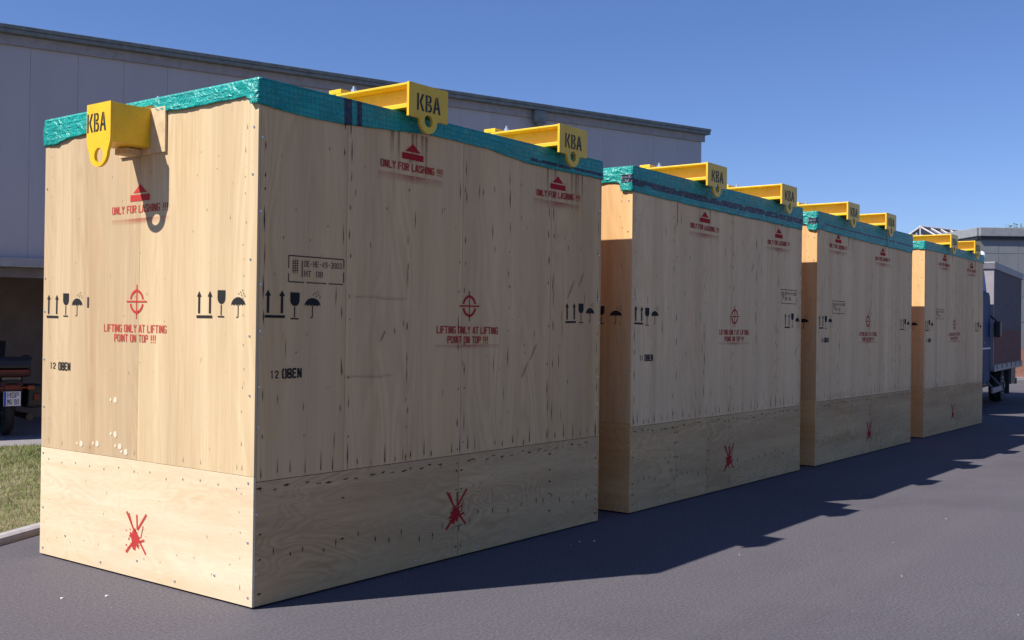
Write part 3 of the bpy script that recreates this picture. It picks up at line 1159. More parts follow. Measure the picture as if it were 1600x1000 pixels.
    for _ in range(70):
        l_ = rs.choice([.008, .012, .03, .07])
        streak(rs.uniform(.1, L - .1), rs.uniform(seam + .1, top), rs.uniform(.003, .006), l_, l_)
    put_marks('nail_stains', st, 'front', STAIN, root, off=.0019, kind='stuff')
    # the same on the end face, fewer
    st = []
    for z in np.arange(.12, H - .2, .14):
        streak(-(.11 + rs.uniform(-.015, .015)), z + rs.uniform(-.04, .04), .0035, rs.choice([.006, .01, .03]), .01)
        if rs.random() < .6:
            streak(-(2.19 + rs.uniform(-.02, .02)), z, .003, .006, .008)
        if rs.random() < .45:
            streak(-(1.15 + rs.uniform(-.04, .04)), z, .003, .006, .008)
    for y in np.arange(.15, 2.2, .17):
        streak(-y, seam - .04 + rs.uniform(-.02, .01), .006, .008, .012)
        streak(-y - .05, .20 + rs.uniform(-.07, .05), .004, .006, .010)
        if rs.random() < .5:
            streak(-y, seam + .07, .003, .03, .012)
    for _ in range(30):
        streak(-rs.uniform(.1, 2.2), rs.uniform(.3, H - .3), .003, rs.choice([.005, .008, .02]), .008)
    put_marks('end_nail_stains', st, 'end', STAIN, root, off=.0022, kind='stuff')
    # water marks under the brackets and faint brown tide lines
    st, dn = [], []
    for bx in c['brackets']:
        for _ in range(6):
            x = bx + rs.uniform(-.28, .28)
            l_ = rs.uniform(.12, .45)
            z = H - .13
            w_ = rs.uniform(.006, .018)
            st.append([(x - w_, z), (x + w_, z), (x + w_ * .7, z - l_), (x - w_ * .5, z - l_)])
    nst = len(st)
    for (x, z, ln) in (((.78, 1.815, .48), (.70, 1.31, .42)) if c['seed'] == 1 else ()):
        n_ = 7
        for i in range(n_):
            a = x + ln * i / n_
            st.append([(a, z - .010 + .006 * math.sin(i)), (a + ln / n_, z - .010 + .006 * math.sin(i + 1)), (a + ln / n_, z + .012), (a, z + .012)])
    put_marks('water_stains', st, 'front', STAIN_SOFT, root, off=.0016, dens=lambda k, j: (0.0 if (k < nst and j >= 2) else 1.0 if k < nst else (.0 if j >= 2 else .45)), kind='stuff')

    # stencilled writing
    for bx, tz in zip(c['lash'], c['lash_z']):
        put_marks('lashing_arrow', lash_arrow(bx, tz), 'front', RED, root)
        put_marks('lashing_text', text_quads('ONLY FOR LASHING !!!', bx + .008, tz - .075, .050, .615, .17), 'front', RED, root)
        overspray('lashing_overspray', bx - .33, bx + .31, tz - .105, .055, 'front', root, bx + .02)
    cx = c['cross']
    put_marks('target_symbol', cross_hair(cx, 1.778), 'front', RED, root)
    put_marks('lifting_text', text_quads('LIFTING ONLY AT LIFTING', cx, 1.584, .052, .69, .16) + text_quads('POINT ON TOP !!!', cx, 1.515, .052, .46, .16), 'front', RED, root)
    overspray('lifting_overspray', cx - .36, cx + .36, 1.505, .03, 'front', root)
    put_marks('crossed_out_mark', splat(c['splat'], c.get('splat_z', .335), rs), 'front', RED, root)
    ux = c['sym']
    for k, base in enumerate(ux):
        z0 = 1.670
        put_marks('upright_symbol', up_arrows(base, z0), 'front', BLACK, root)
        put_marks('glass_symbol', wine_glass(base + .150, z0), 'front', BLACK, root)
        put_marks('umbrella_symbol', umbrella(base + .290, z0), 'front', BLACK, root)
    nx_, nz_ = c['num_at']
    put_marks('crate_number', text_quads(c['num'], nx_, nz_ + .004, .044, .034 * len(c['num']), .15, False)
              + text_quads('OBEN', nx_ + .090, nz_, .058, .155, .20, False), 'front', BLACK, root)
    sx, sz = c['stamp']
    fr = []
    for (a0, b0, a1, b1) in ((0, .155, .44, .155), (0, 0, .12, 0), (.14, 0, .30, 0), (.32, 0, .44, 0), (0, .08, 0, .155), (0, .0, 0, .05), (.445, .10, .445, .155), (.445, .01, .445, .075), (.105, .03, .105, .13)):
        fr += stroke([(sx + a0, sz + b0), (sx + a1, sz + b1)], .007)
    for k in range(3):                                   # the wheat-ear sign of treated wood
        fr += stroke([(sx + .035 + .016 * k, sz + .05), (sx + .035 + .016 * k, sz + .135)], .004)
    for k in range(5):
        fr += stroke([(sx + .028, sz + .065 + .014 * k), (sx + .075, sz + .070 + .014 * k)], .004)
    fr += text_quads('DE-HE-49-3003', sx + .12, sz + .095, .036, .31, .13, False) + text_quads('HT  08', sx + .12, sz + .035, .036, .155, .13, False)
    put_marks('heat_treatment_stamp', fr, 'front', BLACK_FAINT, root)
    # grey hatched scuffs left by soles and grips
    hs = []
    for (x, z, s_) in c['scuffs']:
        for k in range(7):
            o_ = (k - 3) * .016 * s_
            l_ = .030 * s_ * math.sqrt(max(.1, 1 - (k - 3) ** 2 / 14))
            hs += stroke([(x + o_ * .6 - l_ * .7, z + o_ - l_ * .5), (x + o_ * .6 + l_ * .7, z + o_ + l_ * .5)], .005)
    put_marks('scuff_marks', hs, 'front', SCUFF, root, kind='stuff')

    # end face: a runs towards -y
    ea = lambda y: -y
    put_marks('lashing_arrow', lash_arrow(ea(1.150), 2.405), 'end', RED_END, root)
    put_marks('lashing_text', text_quads('ONLY FOR LASHING !!!', ea(1.150), 2.335, .050, .615, .16), 'end', RED_END, root)
    overspray('lashing_overspray', ea(1.46), ea(.84), 2.30, .04, 'end', root)
    put_marks('target_symbol', cross_hair(ea(1.168), 1.768), 'end', RED_END, root)
    put_marks('lifting_text', text_quads('LIFTING ONLY AT LIFTING', ea(1.185), 1.568, .050, .69, .15) + text_quads('POINT ON TOP !!!', ea(1.180), 1.505, .050, .46, .15), 'end', RED_END, root)
    put_marks('crossed_out_mark', splat(ea(1.14), .290, rs), 'end', RED_END, root)
    for (ya, yg, yu) in ((.468, .310, .162), (2.165, 2.005, 1.862)):
        put_marks('upright_symbol', up_arrows(ea(ya), 1.668), 'end', BLACK, root)
        put_marks('glass_symbol', wine_glass(ea(yg), 1.670), 'end', BLACK, root)
        put_marks('umbrella_symbol', umbrella(ea(yu), 1.670), 'end', BLACK, root)
    put_marks('smudged_bar', stroke([(ea(1.727), 1.73), (ea(1.727), 1.80)], .022), 'end', BLACK_FAINT, root)
    put_marks('crate_number', text_quads(c['num'], ea(2.195), 1.306, .042, .04 * len(c['num']), .14, False) + text_quads('OBEN', ea(2.085), 1.298, .055, .155, .2, False), 'end', BLACK, root)
    pw = []
    for (y, z) in ((1.801, .814), (1.609, .828), (1.403, .906), (1.35, .831), (1.409, 1.127), (1.28, .80)):
        for d_, s_ in ((-.022, .012), (.012, .022)):
            pw.append([(ea(y) + d_ * 1.5 + s_ * .95 * math.cos(t_) * rs.uniform(.8, 1.1), z + s_ * math.sin(t_) * rs.uniform(.8, 1.1)) for t_ in [6.283 * i / 9 for i in range(9)]])
    put_marks('pale_dabs', pw, 'end', CHALK, root, kind='stuff')

    make_tarp(root, L, W, H, c['hem_f'], c['hem_e'], c['band'], c['straps'], c['seed'] * 3.7, c.get('end_band'))
    for bx in c['brackets']:
        br = front_bracket(root, c.get('plate_w', .39), H)
        br.location.x = bx
    end_bracket(root, H, W)
    return root


hem_e1 = [(0, 2.896), (.055, 2.90), (.075, 2.948), (.095, 2.951), (.3, 2.945), (.625, 2.941), (.9, 2.953), (.98, 2.975), (1.0, 3.005), (1.28, 3.005), (1.30, 2.93), (1.78, 2.897), (2.10, 2.872), (2.12, 2.858), (2.293, 2.862)]
hem_e2 = [(0, 2.848), (.128, 2.855), (.133, 2.935), (.95, 2.95), (1.0, 3.02), (1.28, 3.02), (1.3, 2.93), (2.293, 2.90)]
CRATES = [
    dict(x=0, y=0, L=3.659, H=3.05, seed=1, num='12', seam_z=.725, up=[.705, 1.835, 2.925], low=[1.822], batten=[1.27, 2.38],
         brackets=[1.347, 3.078], lash=[1.300, 3.012], lash_z=[2.742, 2.742], cross=1.908, splat=1.80, sym=[.135, 3.212],
         num_at=(.10, 1.320), stamp=(.236, 1.885), scuffs=[(3.21, 1.948, 1.3), (3.359, 2.032, 1.0), (2.699, 1.444, 1.1), (2.594, 1.308, 1.0), (1.037, 1.565, .6)],
         hem_f=[(0, 2.895), (.365, 2.875), (.687, 2.883), (1.02, 2.908), (1.4, 2.936), (1.66, 2.94), (2.09, 2.934), (2.4, 2.905), (2.644, 2.89), (3.08, 2.888), (3.659, 2.894)],
         hem_e=hem_e1, band=(2.62, 3.66, .66, .86), straps=[(.655, .712), (.765, .815)],
         label='nearest plywood crate, stencilled 12 OBEN, its sunlit end towards the camera'),
    dict(x=4.1383, y=-.0174, L=3.856, H=3.075, seed=2, num='11', seam_z=.765, up=[.80, 2.005, 3.16], low=[.84, 1.488, 1.995], batten=[1.4, 2.6],
         brackets=[1.455, 3.245], lash=[1.385, 3.185], lash_z=[2.685, 2.665], cross=2.072, splat=1.988, splat_z=.32, sym=[.125, 3.445],
         num_at=(.15, 1.350), stamp=(3.27, 1.945), scuffs=[(3.7, 1.40, 1.0), (2.5, 2.3, .8)],
         hem_f=[(0, 2.846), (.5, 2.838), (1.4, 2.826), (2.6, 2.822), (3.3, 2.818), (3.86, 2.812)], hem_e=hem_e2, band=(0, 3.9, .50, .74), straps=[], end_band=(.13, .33, .66), plate_w=.42,
         label='plywood crate stencilled 11 OBEN, standing right behind the nearest crate'),
    dict(x=8.4623, y=-.0198, L=3.7505, H=3.085, seed=3, num='10', seam_z=.78, up=[.75, 1.93, 3.0], low=[1.95], batten=[1.3, 2.5],
         brackets=[.98, 2.47], lash=[.70, 2.42], lash_z=[2.745, 2.69], cross=1.84, splat=1.93, splat_z=.30, sym=[.16, 3.30],
         num_at=(.15, 1.50), stamp=(.52, 1.86), scuffs=[(3.2, 1.4, 1.0)],
         hem_f=[(0, 2.868), (.8, 2.845), (2.0, 2.83), (3.75, 2.81)], hem_e=hem_e2, band=(.2, 3.8, .56, .70), straps=[(2.52, 2.56)], end_band=(.13, .33, .66), plate_w=.42,
         label='third plywood crate of the row, between the 11 OBEN crate and the last crate'),
    dict(x=13.0139, y=.0263, L=3.5947, H=3.06, seed=4, num='9', seam_z=.76, up=[.70, 1.80, 2.9], low=[1.80], batten=[1.2, 2.4],
         brackets=[1.30, 2.80], lash=[1.09, 2.78], lash_z=[2.80, 2.775], cross=1.71, splat=1.65, splat_z=.31, sym=[.12, 3.13],
         num_at=(.12, 1.48), stamp=(.62, 1.86), scuffs=[],
         hem_f=[(0, 2.92), (1.6, 2.925), (3.6, 2.912)], hem_e=[(0, 2.93), (.95, 2.95), (1.0, 3.0), (1.28, 3.0), (1.3, 2.93), (2.293, 2.91)], band=None, straps=[], plate_w=.40,
         label='farthest plywood crate, last of the row in front of the blue truck'),
]
for c in CRATES:
    make_crate(c)

# ------------------------------------------------------------------ truck
BLUE = plain('blue_cab_paint', (0.007, 0.027, 0.11), 0.6, 0, 0.08, 3, 0.12)
CURTAIN = plain('grey_curtain_tarp', (0.125, 0.115, 0.120), 0.8, 0, 0.12, 5, 0.15)
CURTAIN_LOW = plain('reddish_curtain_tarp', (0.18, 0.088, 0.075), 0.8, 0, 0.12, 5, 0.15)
WHITE = plain('white_panel_paint', (0.52, 0.49, 0.50), 0.5, 0, 0.08, 5)
STEEL = plain('dull_steel', (0.17, 0.165, 0.18), 0.5, 0.3, 0.15, 12)
DARK = plain('black_plastic', (0.018, 0.018, 0.02), 0.5)
RUBBER = plain('tyre_rubber', (0.02, 0.02, 0.021), 0.85)
GLASS = plain('dark_glass', (0.02, 0.025, 0.03), 0.08)
SILVER = plain('dark_rim', (0.10, 0.10, 0.105), 0.5, 0.4)  # dark grey metal for rims and headlights

truck = empty('box_truck', (20.83, 0.80, 0), R_(5.6))
tag(truck, 'blue cabbed truck with a grey curtain sided body beyond the last crate', 'truck')
q = MB(); q.box(0.02, 5.2, .012, 2.38, .86, 3.16)
q.build('cargo_body', STEEL, truck)
q = MB(); q.box(-.03, .018, .0, 2.39, .84, 3.10)
q.build('front_wall', plain('dull_front_wall', (0.27, 0.25, 0.265), 0.6, 0, 0.1, 3), truck, bevel=.008)
n_ = 14
q = MB()
for k in range(n_):                                         # gently pleated side curtain
    x0, x1 = .06 + 5.1 * k / n_, .06 + 5.1 * (k + 1) / n_
    q.add([(x0, .008, 1.72), (x0 + .18, -.012, 1.72), (x1, .008, 1.72), (x0, .008, 3.02), (x0 + .18, -.012, 3.02), (x1, .008, 3.02)], [(0, 1, 4, 3), (1, 2, 5, 4)])
q.build('side_curtain', CURTAIN, truck)
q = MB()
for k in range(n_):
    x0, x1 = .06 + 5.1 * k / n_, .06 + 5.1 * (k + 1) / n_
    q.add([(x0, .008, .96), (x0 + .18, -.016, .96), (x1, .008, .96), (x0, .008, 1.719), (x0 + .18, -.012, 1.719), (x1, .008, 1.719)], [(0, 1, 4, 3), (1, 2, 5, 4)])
q.build('side_curtain_lower', CURTAIN_LOW, truck)  # lower half of the same curtain, in a redder tone
q = MB(); q.box(-.06, 5.24, -.03, 2.42, 3.03, 3.20)
q.build('roof_rail', STEEL, truck, bevel=.02)
q = MB(); q.box(-.02, 5.24, -.022, 2.41, .80, .95)
q.build('side_rave', STEEL, truck, bevel=.01)
for k in range(6):
    q = MB(); q.box(.35 + .85 * k, .39 + .85 * k, -.036, -.023, .86, .96)
    q.build('curtain_buckle', STEEL, truck)
q = MB(); q.box(-1.9, 5.0, .55, .72, .55, .78); q.box(-1.9, 5.0, 1.6, 1.77, .55, .78)
q.build('chassis_rail', DARK, truck)
# cab
cabx = [(-.10, .62), (-.10, 2.30), (-.16, 2.46), (-.30, 2.52), (-1.75, 2.50), (-1.92, 2.40), (-2.18, 1.55), (-2.23, 1.30), (-2.23, .55), (-1.92, .50), (-1.90, .72), (-1.72, .96), (-1.35, .98), (-1.12, .80), (-1.05, .55)]
q = MB(); q.prism(cabx, lambda a, b, d: (a, d, b), .06, 2.30)
cab = q.build('cab', BLUE, truck, bevel=.03)
q = MB(); q.prism([(-1.25, 1.50), (-1.25, 2.28), (-1.80, 2.28), (-2.04, 1.50)], lambda a, b, d: (a, d, b), .048, .062)
q.build('side_window', GLASS, cab, bevel=.004)
q = MB(); q.box(-2.1, -.14, .045, .062, 1.30, 1.335)
q.build('trim_stripe', WHITE, cab)
q = MB(); q.box(-1.30, -1.12, .030, .062, 1.42, 1.46)
q.build('door_handle', DARK, cab)
q = MB(); q.prism([(-.62, 2.50), (-1.02, 2.94), (-1.12, 2.96), (-1.80, 2.55), (-1.82, 2.50)], lambda a, b, d: (a, d, b), .062, 2.29)
q.build('roof_deflector', plain('sunlit_blue_paint', (0.015, 0.10, 0.38), 0.5, spec=0.2), cab, bevel=.03)  # cab blue made brighter, the sunlight on it put into the colour
q = MB(); q.box(-2.3, -2.20, .12, 2.24, .38, .72)
q.build('front_bumper', DARK, cab, bevel=.03)
for y_ in (.22, 1.84):
    q = MB(); q.box(-2.265, -2.22, y_, y_ + .30, .76, .94)
    q.build('headlight', SILVER, cab, bevel=.01)
q = MB(); q.prism([(-2.00, 1.62), (-2.00, 2.3), (-2.22, 1.62)], lambda a, b, d: (a, d, b), .2, 2.16)
q.build('windscreen', GLASS, cab)
q = MB(); q.box(-.08, .16, -.14, -.024, 1.56, 1.90); q.tube((-.02, -.06, 1.9), (-.02, .1, 2.05), .02)
q.build('air_intake', DARK, truck, bevel=.02)


def wheel(par, x, y, r, w_, name='wheel'):
    e = empty(name, (x, y, r), 0, par)
    t_ = MB()
    t_.tube((0, -w_ / 2, 0), (0, w_ / 2, 0), r - .03, seg=32)
    t_.torus((0, 0, 0), (0, 1, 0), r - w_ * .42, w_ * .42, 32, 10)
    t_.build('tyre', RUBBER, e, smooth=False)
    t_ = MB()
    t_.tube((0, -w_ / 2 - .012, 0), (0, w_ / 2 + .012, 0), r * .56, seg=24)
    t_.tube((0, -w_ / 2 - .05, 0), (0, -w_ / 2 - .012, 0), r * .2, seg=12)
    for k in range(6):
        a = math.pi / 3 * k
        t_.tube((r * .38 * math.cos(a), -w_ / 2 - .03, r * .38 * math.sin(a)), (r * .38 * math.cos(a), -w_ / 2 - .012, r * .38 * math.sin(a)), .018, seg=6)
    t_.build('rim', SILVER, e)
    return e


for (x, y) in ((-1.52, .24), (-1.52, 2.1), (2.55, .26), (2.55, 2.1)):
    wheel(truck, x, y, .41, .26)
q = MB(); q.box(.15, 1.75, .03, .08, .32, .44)
q.tube((.3, .06, .44), (.3, .3, .7), .025); q.tube((1.6, .06, .44), (1.6, .3, .7), .025)
q.build('underrun_guard', STEEL, truck, bevel=.008)
q = MB(); q.box(.25, 1.2, .25, .75, .42, .80)
q.build('fuel_tank', DARK, truck, bevel=.05)
q = MB(); q.box(3.15, 3.19, .05, .45, .18, .78); q.box(3.6, 4.5, .06, .6, .40, .79)
q.build('mudguard', DARK, truck)
q = MB(); q.box(5.05, 5.2, .1, 2.3, .35, .5)
q.build('rear_bumper', DARK, truck)

# ------------------------------------------------------------------ workshop building on the right
GREYPAN = wall_mat('grey_facade_sheet', (0.165, 0.18, 0.185), (0.215, 0.23, 0.235), 0.5)
PARAPET = plain('pale_parapet_sheet', (0.24, 0.25, 0.26), 0.5)
BRICKRED = plain('red_plinth', (0.36, 0.17, 0.12), 0.85, 0, 0.2, 18)
ws = empty('workshop_building', (36.33, 4.85, 0))
tag(ws, 'grey panelled workshop with a red plinth at the right edge behind the truck', 'building')
ud = Vector((0.604, -0.797, 0)).normalized()
vd = Vector((1.34, 1.22, 0)).normalized()


def facade(d, length, outn):
    def fbox(mb, s0, s1, n0, n1, z0, z1):
        vs = [d * s + outn * n + Vector((0, 0, z)) for z in (z0, z1) for n in (n0, n1) for s in (s0, s1)]
        mb.add(vs, [(0, 2, 3, 1), (4, 5, 7, 6), (0, 1, 5, 4), (2, 6, 7, 3), (0, 4, 6, 2), (1, 3, 7, 5)])
        return mb
    fbox(MB(), .02, length, -.25, -.03, 0, 5.2).build('wall', PARAPET, ws)
    fbox(MB(), .0, length, -.30, .10, 5.10, 5.42).build('parapet', PARAPET, ws, bevel=.02)
    fbox(MB(), .0, length, -.2, .06, 4.99, 5.095).build('parapet_dark_strip', DARK, ws)  # black strip set below the parapet
    fbox(MB(), .0, length, -.2, .03, 0, 1.12).build('plinth', BRICKRED, ws)
    fbox(MB(), -.0, length, .031, .18, 0, .10).build('base_kerb', CONCRETE, ws)
    n = int(length / .72)
    zs = [1.13, 2.05, 2.95, 3.72, 4.50, 4.985]
    for i in range(n):
        for z0, z1 in zip(zs[:-1], zs[1:]):
            fbox(MB(), i * .72 + .012, i * .72 + .708, -.029, random.uniform(-.024, -.020), z0 + .010, z1 - .010).build('facade_panel', GREYPAN, ws)


facade(ud, 7.2, Vector((-ud.y * -1, ud.x * -1, 0)) if Vector((ud.y, -ud.x, 0)).x > 0 else Vector((ud.y, -ud.x, 0)))
facade(vd, 7.2, Vector((-vd.y, vd.x, 0)))
q = MB()
rp = [ud * 7.2, Vector((0, 0, 0)), vd * 7.2, ud * 7.2 + vd * 7.2]
q.prism([(p.x, p.y) for p in rp], lambda a, b, d: (a, b, d), 5.2, 5.26)
q.build('roof', ROOFM, ws)

# glass roofed annex between the crates and the workshop
annex = empty('glass_roofed_annex', (42.26, 8.62, 0))
tag(annex, 'low building with a white framed ridged glass roof above the last crate', 'building')
rd = Vector((1.0, -.28, 0)).normalized()                     # ridge, running away to the right
pd = Vector((rd.y, -rd.x, 0))
if pd.dot(Vector((-.6, -.8, 0))) < 0:
    pd = -pd
zr, ze, hs_ = 6.10, 5.55, .95
q = MB()
a0, a1 = -pd * 1.05, pd * 1.05
q.prism([((a0).x, (a0).y), ((a1).x, (a1).y), ((a1 + rd * 6.2).x, (a1 + rd * 6.2).y), ((a0 + rd * 6.2).x, (a0 + rd * 6.2).y)], lambda a, b, d: (a, b, d), 0, ze - .03)
q.build('wall', RECESS, annex)
Z = lambda z: Vector((0, 0, z))
for sgn in (1, -1):
    for k in range(8):
        s0, s1 = .75 * k + .03, .75 * k + .72
        q = MB()
        n0 = Z(.012)
        c4 = [rd * s0 + Z(zr), rd * s1 + Z(zr), rd * s1 + pd * sgn * hs_ + Z(ze), rd * s0 + pd * sgn * hs_ + Z(ze)]
        q.add([p for p in c4] + [p - n0 for p in c4], [(0, 1, 2, 3), (7, 6, 5, 4), (0, 4, 5, 1), (1, 5, 6, 2), (2, 6, 7, 3), (3, 7, 4, 0)])
        q.build('glass_pane', GLASS, annex)
    for k in range(9):
        q = MB()
        q.tube(rd * (.75 * k) + Z(zr + .02), rd * (.75 * k) + pd * sgn * hs_ + Z(ze + .02), .035, seg=6)
        q.build('glazing_bar', WHITE, annex)
q = MB(); q.tube(rd * -.04 + Z(zr + .03), rd * 6.04 + Z(zr + .03), .045, seg=6)
q.build('ridge_bar', WHITE, annex)
q = MB(); q.tube(Z(zr), Z(ze), .03, seg=6); q.tube(pd * hs_ + Z(ze), -pd * hs_ + Z(ze), .04, seg=6)
q.build('gable_bar', WHITE, annex)
q = MB(); q.add([rd * .02 + Z(zr), rd * .02 + pd * hs_ + Z(ze), rd * .02 - pd * hs_ + Z(ze), rd * .035 + Z(zr), rd * .035 + pd * hs_ + Z(ze), rd * .035 - pd * hs_ + Z(ze)], [(0, 1, 2), (5, 4, 3), (0, 3, 4, 1), (1, 4, 5, 2), (2, 5, 3, 0)])
q.build('gable_pane', GLASS, annex)

# globe lamp behind the truck
lamp = empty('globe_lamp', (27.80, 2.74, 0))
tag(lamp, 'white globe lamp on a pole just behind the truck body', 'street lamp')
q = MB(); q.tube((0, 0, 0), (0, 0, 3.64), .045, .035, 12); q.tube((0, 0, 0), (0, 0, .25), .075, .06, 12)
q.build('pole', STEEL, lamp)
q = MB(); q.ball((0, 0, 3.80), .125, .125, .15)
q.build('globe', plain('white_globe', (0.8, 0.8, 0.8), 0.3, 0, 0.03), lamp, smooth=True)
q = MB(); q.tube((0, 0, 3.62), (0, 0, 3.68), .07, .09, 14)
q.build('collar', DARK, lamp)

# ------------------------------------------------------------------ trees far behind
BARK = plain('bark', (0.09, 0.065, 0.045), 0.9)
def leaf_mat():
    mt, nt, b = nodes_of('leaves')
    f = noise_(nt, mapped(nt), 1.5, 4, 0.6)
    nt.links.new(ramp(nt, f, [(.3, (.035, .055, .015)), (.7, (.085, .11, .035))]), b.inputs['Base Color'])
    b.inputs['Roughness'].default_value = 0.6
    return mt
LEAF = leaf_mat()


def tree(x, y, h, rad, seed, label):
    rs = random.Random(seed)
    t_ = empty('broadleaf_tree', (x, y, 0))
    tag(t_, label, 'tree', 'trees behind the workshop')
    tr = MB()
    tr.tube((0, 0, 0), (.05, .03, h * .4), .22, .15, 9)
    tr.tube((.05, .03, h * .4), (.0, .1, h * .85), .15, .04, 8)
    for k in range(9):
        a, z = rs.uniform(0, 6.28), h * rs.uniform(.35, .7)
        tr.tube((0.03, .04, z), (rad * .75 * math.cos(a), rad * .75 * math.sin(a), z + rs.uniform(.5, 1.5)), .07, .02, 6)
    tr.build('trunk', BARK, t_)
    cl = [(rs.gauss(0, rad * .42), rs.gauss(0, rad * .42), h * rs.uniform(.42, .88)) for _ in range(34)] + [(0, 0, h * .93), (.1, 0, h * .88)]
    lf = MB()
    for c_ in cl:
        for _ in range(130):
            p = Vector((c_[0] + rs.gauss(0, .32), c_[1] + rs.gauss(0, .32), min(h, c_[2] + rs.gauss(0, .28))))
            a = Vector((rs.gauss(0, 1), rs.gauss(0, 1), rs.gauss(0, 1))).normalized()
            b = a.orthogonal().normalized()
            s_ = rs.uniform(.05, .10)
            lf.add([p - a * s_, p + b * s_ * .6, p + a * s_, p - b * s_ * .6], [(0, 1, 2, 3)])
    lf.build('crown', LEAF, t_, fix=False)


tree(60.8, 8.98, 7.85, 1.7, 5, 'tree whose tip just clears the workshop roof, left of two')
tree(61.5, 8.15, 7.95, 2.0, 6, 'tree tip at the right picture edge above the workshop roof')

# ------------------------------------------------------------------ motorcycle under the hall
MRED = plain('dark_red_paint', (0.035, 0.004, 0.006), 0.5, 0, 0.06, 4)
AMBER = plain('amber_lens', (0.22, 0.04, 0.006), 0.45)
LENS = plain('red_lens', (0.12, 0.008, 0.007), 0.45)
PLATE = plain('white_plate', (0.62, 0.62, 0.66), 0.5, 0, 0.03)
EUBLUE = plain('plate_blue_band', (0.02, 0.05, 0.45), 0.5)
CHROME = plain('chrome', (0.05, 0.05, 0.055), 0.4, 0.9, 0.05)


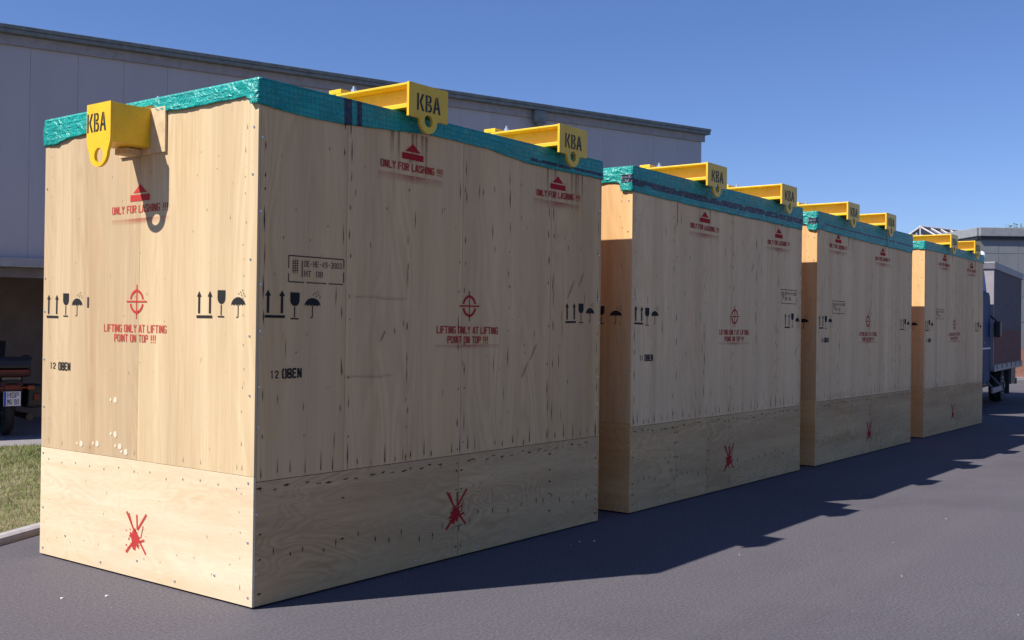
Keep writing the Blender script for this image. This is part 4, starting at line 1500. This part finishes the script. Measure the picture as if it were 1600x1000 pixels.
def motorcycle(name, loc, rz, label):
    """x runs forwards, origin under the rear number plate"""
    r = empty(name, loc, rz)
    tag(r, label, 'motorcycle')
    for x, rr in ((.42, .32), (1.92, .31)):
        e = empty('wheel', (x, 0, rr), 0, r)
        a = MB(); a.torus((0, 0, 0), (0, 1, 0), rr - .07, .07, 32, 10)
        a.build('tyre', RUBBER, e, smooth=True)
        a = MB(); a.torus((0, 0, 0), (0, 1, 0), rr - .13, .02, 28, 6)
        for k in range(5):
            t_ = 2 * math.pi * k / 5
            a.tube((0, 0, 0), ((rr - .13) * math.cos(t_), 0, (rr - .13) * math.sin(t_)), .02, .015, 6)
        a.tube((0, -.06, 0), (0, .06, 0), .05)
        a.build('rim', SILVER, e)
    a = MB(); a.prism([(.10, .60), (.14, .78), (.75, .82), (.98, .74), (1.35, .98), (1.62, .94), (1.75, .62), (1.55, .35), (.95, .28), (.72, .50), (.42, .68)], lambda u, v, d: (u, d, v), -.17, .17)
    a.build('body', MRED, r, bevel=.05)
    a = MB(); a.prism([(.12, .80), (.20, .88), (.55, .90), (.80, .80), (1.02, .78), (.98, .74), (.72, .77), (.12, .76)], lambda u, v, d: (u, d, v), -.16, .16)
    a.build('seat', DARK, r, bevel=.03)
    a = MB(); a.prism([(1.55, .95), (1.42, 1.32), (1.47, 1.32), (1.72, .95)], lambda u, v, d: (u, d, v), -.20, .20)
    a.build('windscreen', GLASS, r, bevel=.01)
    # rear tail with lights and the number plate
    a = MB(); a.box(.02, .30, -.15, .15, .62, .80)
    a.build('tail', MRED, r, bevel=.04)
    a = MB(); a.box(-.012, .03, -.10, .10, .665, .735)
    a.build('tail_light', LENS, r, bevel=.012)
    for s_ in (1, -1):
        a = MB(); a.box(-.015, .04, s_ * .24 - .045, s_ * .24 + .045, .66, .72); a.tube((.02, s_ * .1, .69), (.02, s_ * .24, .69), .012)
        a.build('indicator', AMBER, r, bevel=.012)
    a = MB(); a.box(-.002, .01, -.11, .11, .44, .64)
    pl = a.build('number_plate', PLATE, r, bevel=.003)
    a = MB(); a.box(-.0045, -.0022, .078, .106, .445, .635)
    a.build('blue_band', EUBLUE, pl)
    a = MB()
    for ln, z in (('HSP', .555), ('MG 90', .462)):
        for qd in text_quads(ln, 0, z, .07, .15, .14):
            a.prism([(-p[0] - .012, p[1]) for p in qd], lambda u, v, d: (-.0024 - d, u, v), 0, .001)
    a.build('plate_lettering', LETTER, pl)
    a = MB(); a.prism([(.02, .48), (.02, .80), (.18, .80), (.42, .42), (.30, .40)], lambda u, v, d: (u, d, v), -.09, .09)
    a.build('rear_mudguard', DARK, r, bevel=.02)
    # cases
    a = MB(); a.prism([(-.02, .84), (-.06, .95), (.42, .95), (.40, .82)], lambda u, v, d: (u, d, v), -.24, .24)
    tc = a.build('top_case', MRED, r, bevel=.04)
    a = MB(); a.prism([(-.055, .955), (-.02, 1.06), (.06, 1.11), (.30, 1.11), (.40, 1.05), (.42, .955)], lambda u, v, d: (u, d, v), -.235, .235)
    a.build('case_lid', DARK, tc, bevel=.05)
    a = MB(); a.box(-.068, -.05, -.19, .19, .905, .94)
    a.build('case_reflector', LENS, tc, bevel=.004)
    a = MB(); a.box(.05, .45, -.12, .12, .79, .83)
    a.build('rack', STEEL, r)
    for s_ in (1, -1):
        a = MB(); a.prism([(.10, .40), (.06, .72), (.55, .72), (.58, .48), (.48, .38)], lambda u, v, d: (u, d, v), s_ * .22, s_ * .44)
        sc_ = a.build('side_case', DARK, r, bevel=.04)
        a = MB(); a.box(.050, .07, s_ * .33 - .04, s_ * .33 + .04, .50, .60)
        a.build('side_reflector', LENS, sc_, bevel=.006)
        a = MB(); a.tube((.05, s_ * .24, .28), (.75, s_ * .22, .27), .05, .04, 12); a.tube((.75, s_ * .22, .27), (1.3, s_ * .14, .40), .025, .025, 8)
        a.build('exhaust', CHROME, r)
        a = MB(); a.path([(1.38, 0, .94), (1.36, s_ * .18, .97), (1.18, s_ * .40, .92)], .014); a.tube((1.27, s_ * .30, .945), (1.16, s_ * .42, .915), .022)
        a.build('handlebar', DARK, r)
        a = MB(); a.tube((1.34, s_ * .30, .96), (1.38, s_ * .42, 1.03), .008); a.ball((1.38, s_ * .47, 1.05), .035, .085, .055)
        a.build('mirror', DARK, r)
        a = MB(); a.tube((1.92, s_ * .10, .31), (1.60, s_ * .09, .95), .028, .03, 10)
        a.build('fork_leg', CHROME, r)
    a = MB(); a.tube((1.02, -.26, .42), (1.02, .26, .42), .13, seg=18); a.box(.85, 1.30, -.16, .16, .25, .60)
    a.build('engine', STEEL, r, bevel=.02)
    a = MB(); a.tube((.85, .05, .28), (.80, .30, .02), .014)
    a.build('side_stand', STEEL, r)
    a = MB()
    for k in range(9):
        t0, t1 = R_(35 + 14 * k), R_(35 + 14 * (k + 1))
        vs = [(1.92 + .345 * math.cos(t_), y_, .31 + .345 * math.sin(t_)) for t_ in (t0, t1) for y_ in (-.075, .075)]
        a.add(vs, [(0, 1, 3, 2)])
    a.build('front_mudguard', MRED, r)
    return r


motorcycle('motorcycle', (3.56, 9.47, 0.03), R_(74), 'dark red touring motorcycle with top case in the shade under the hall')
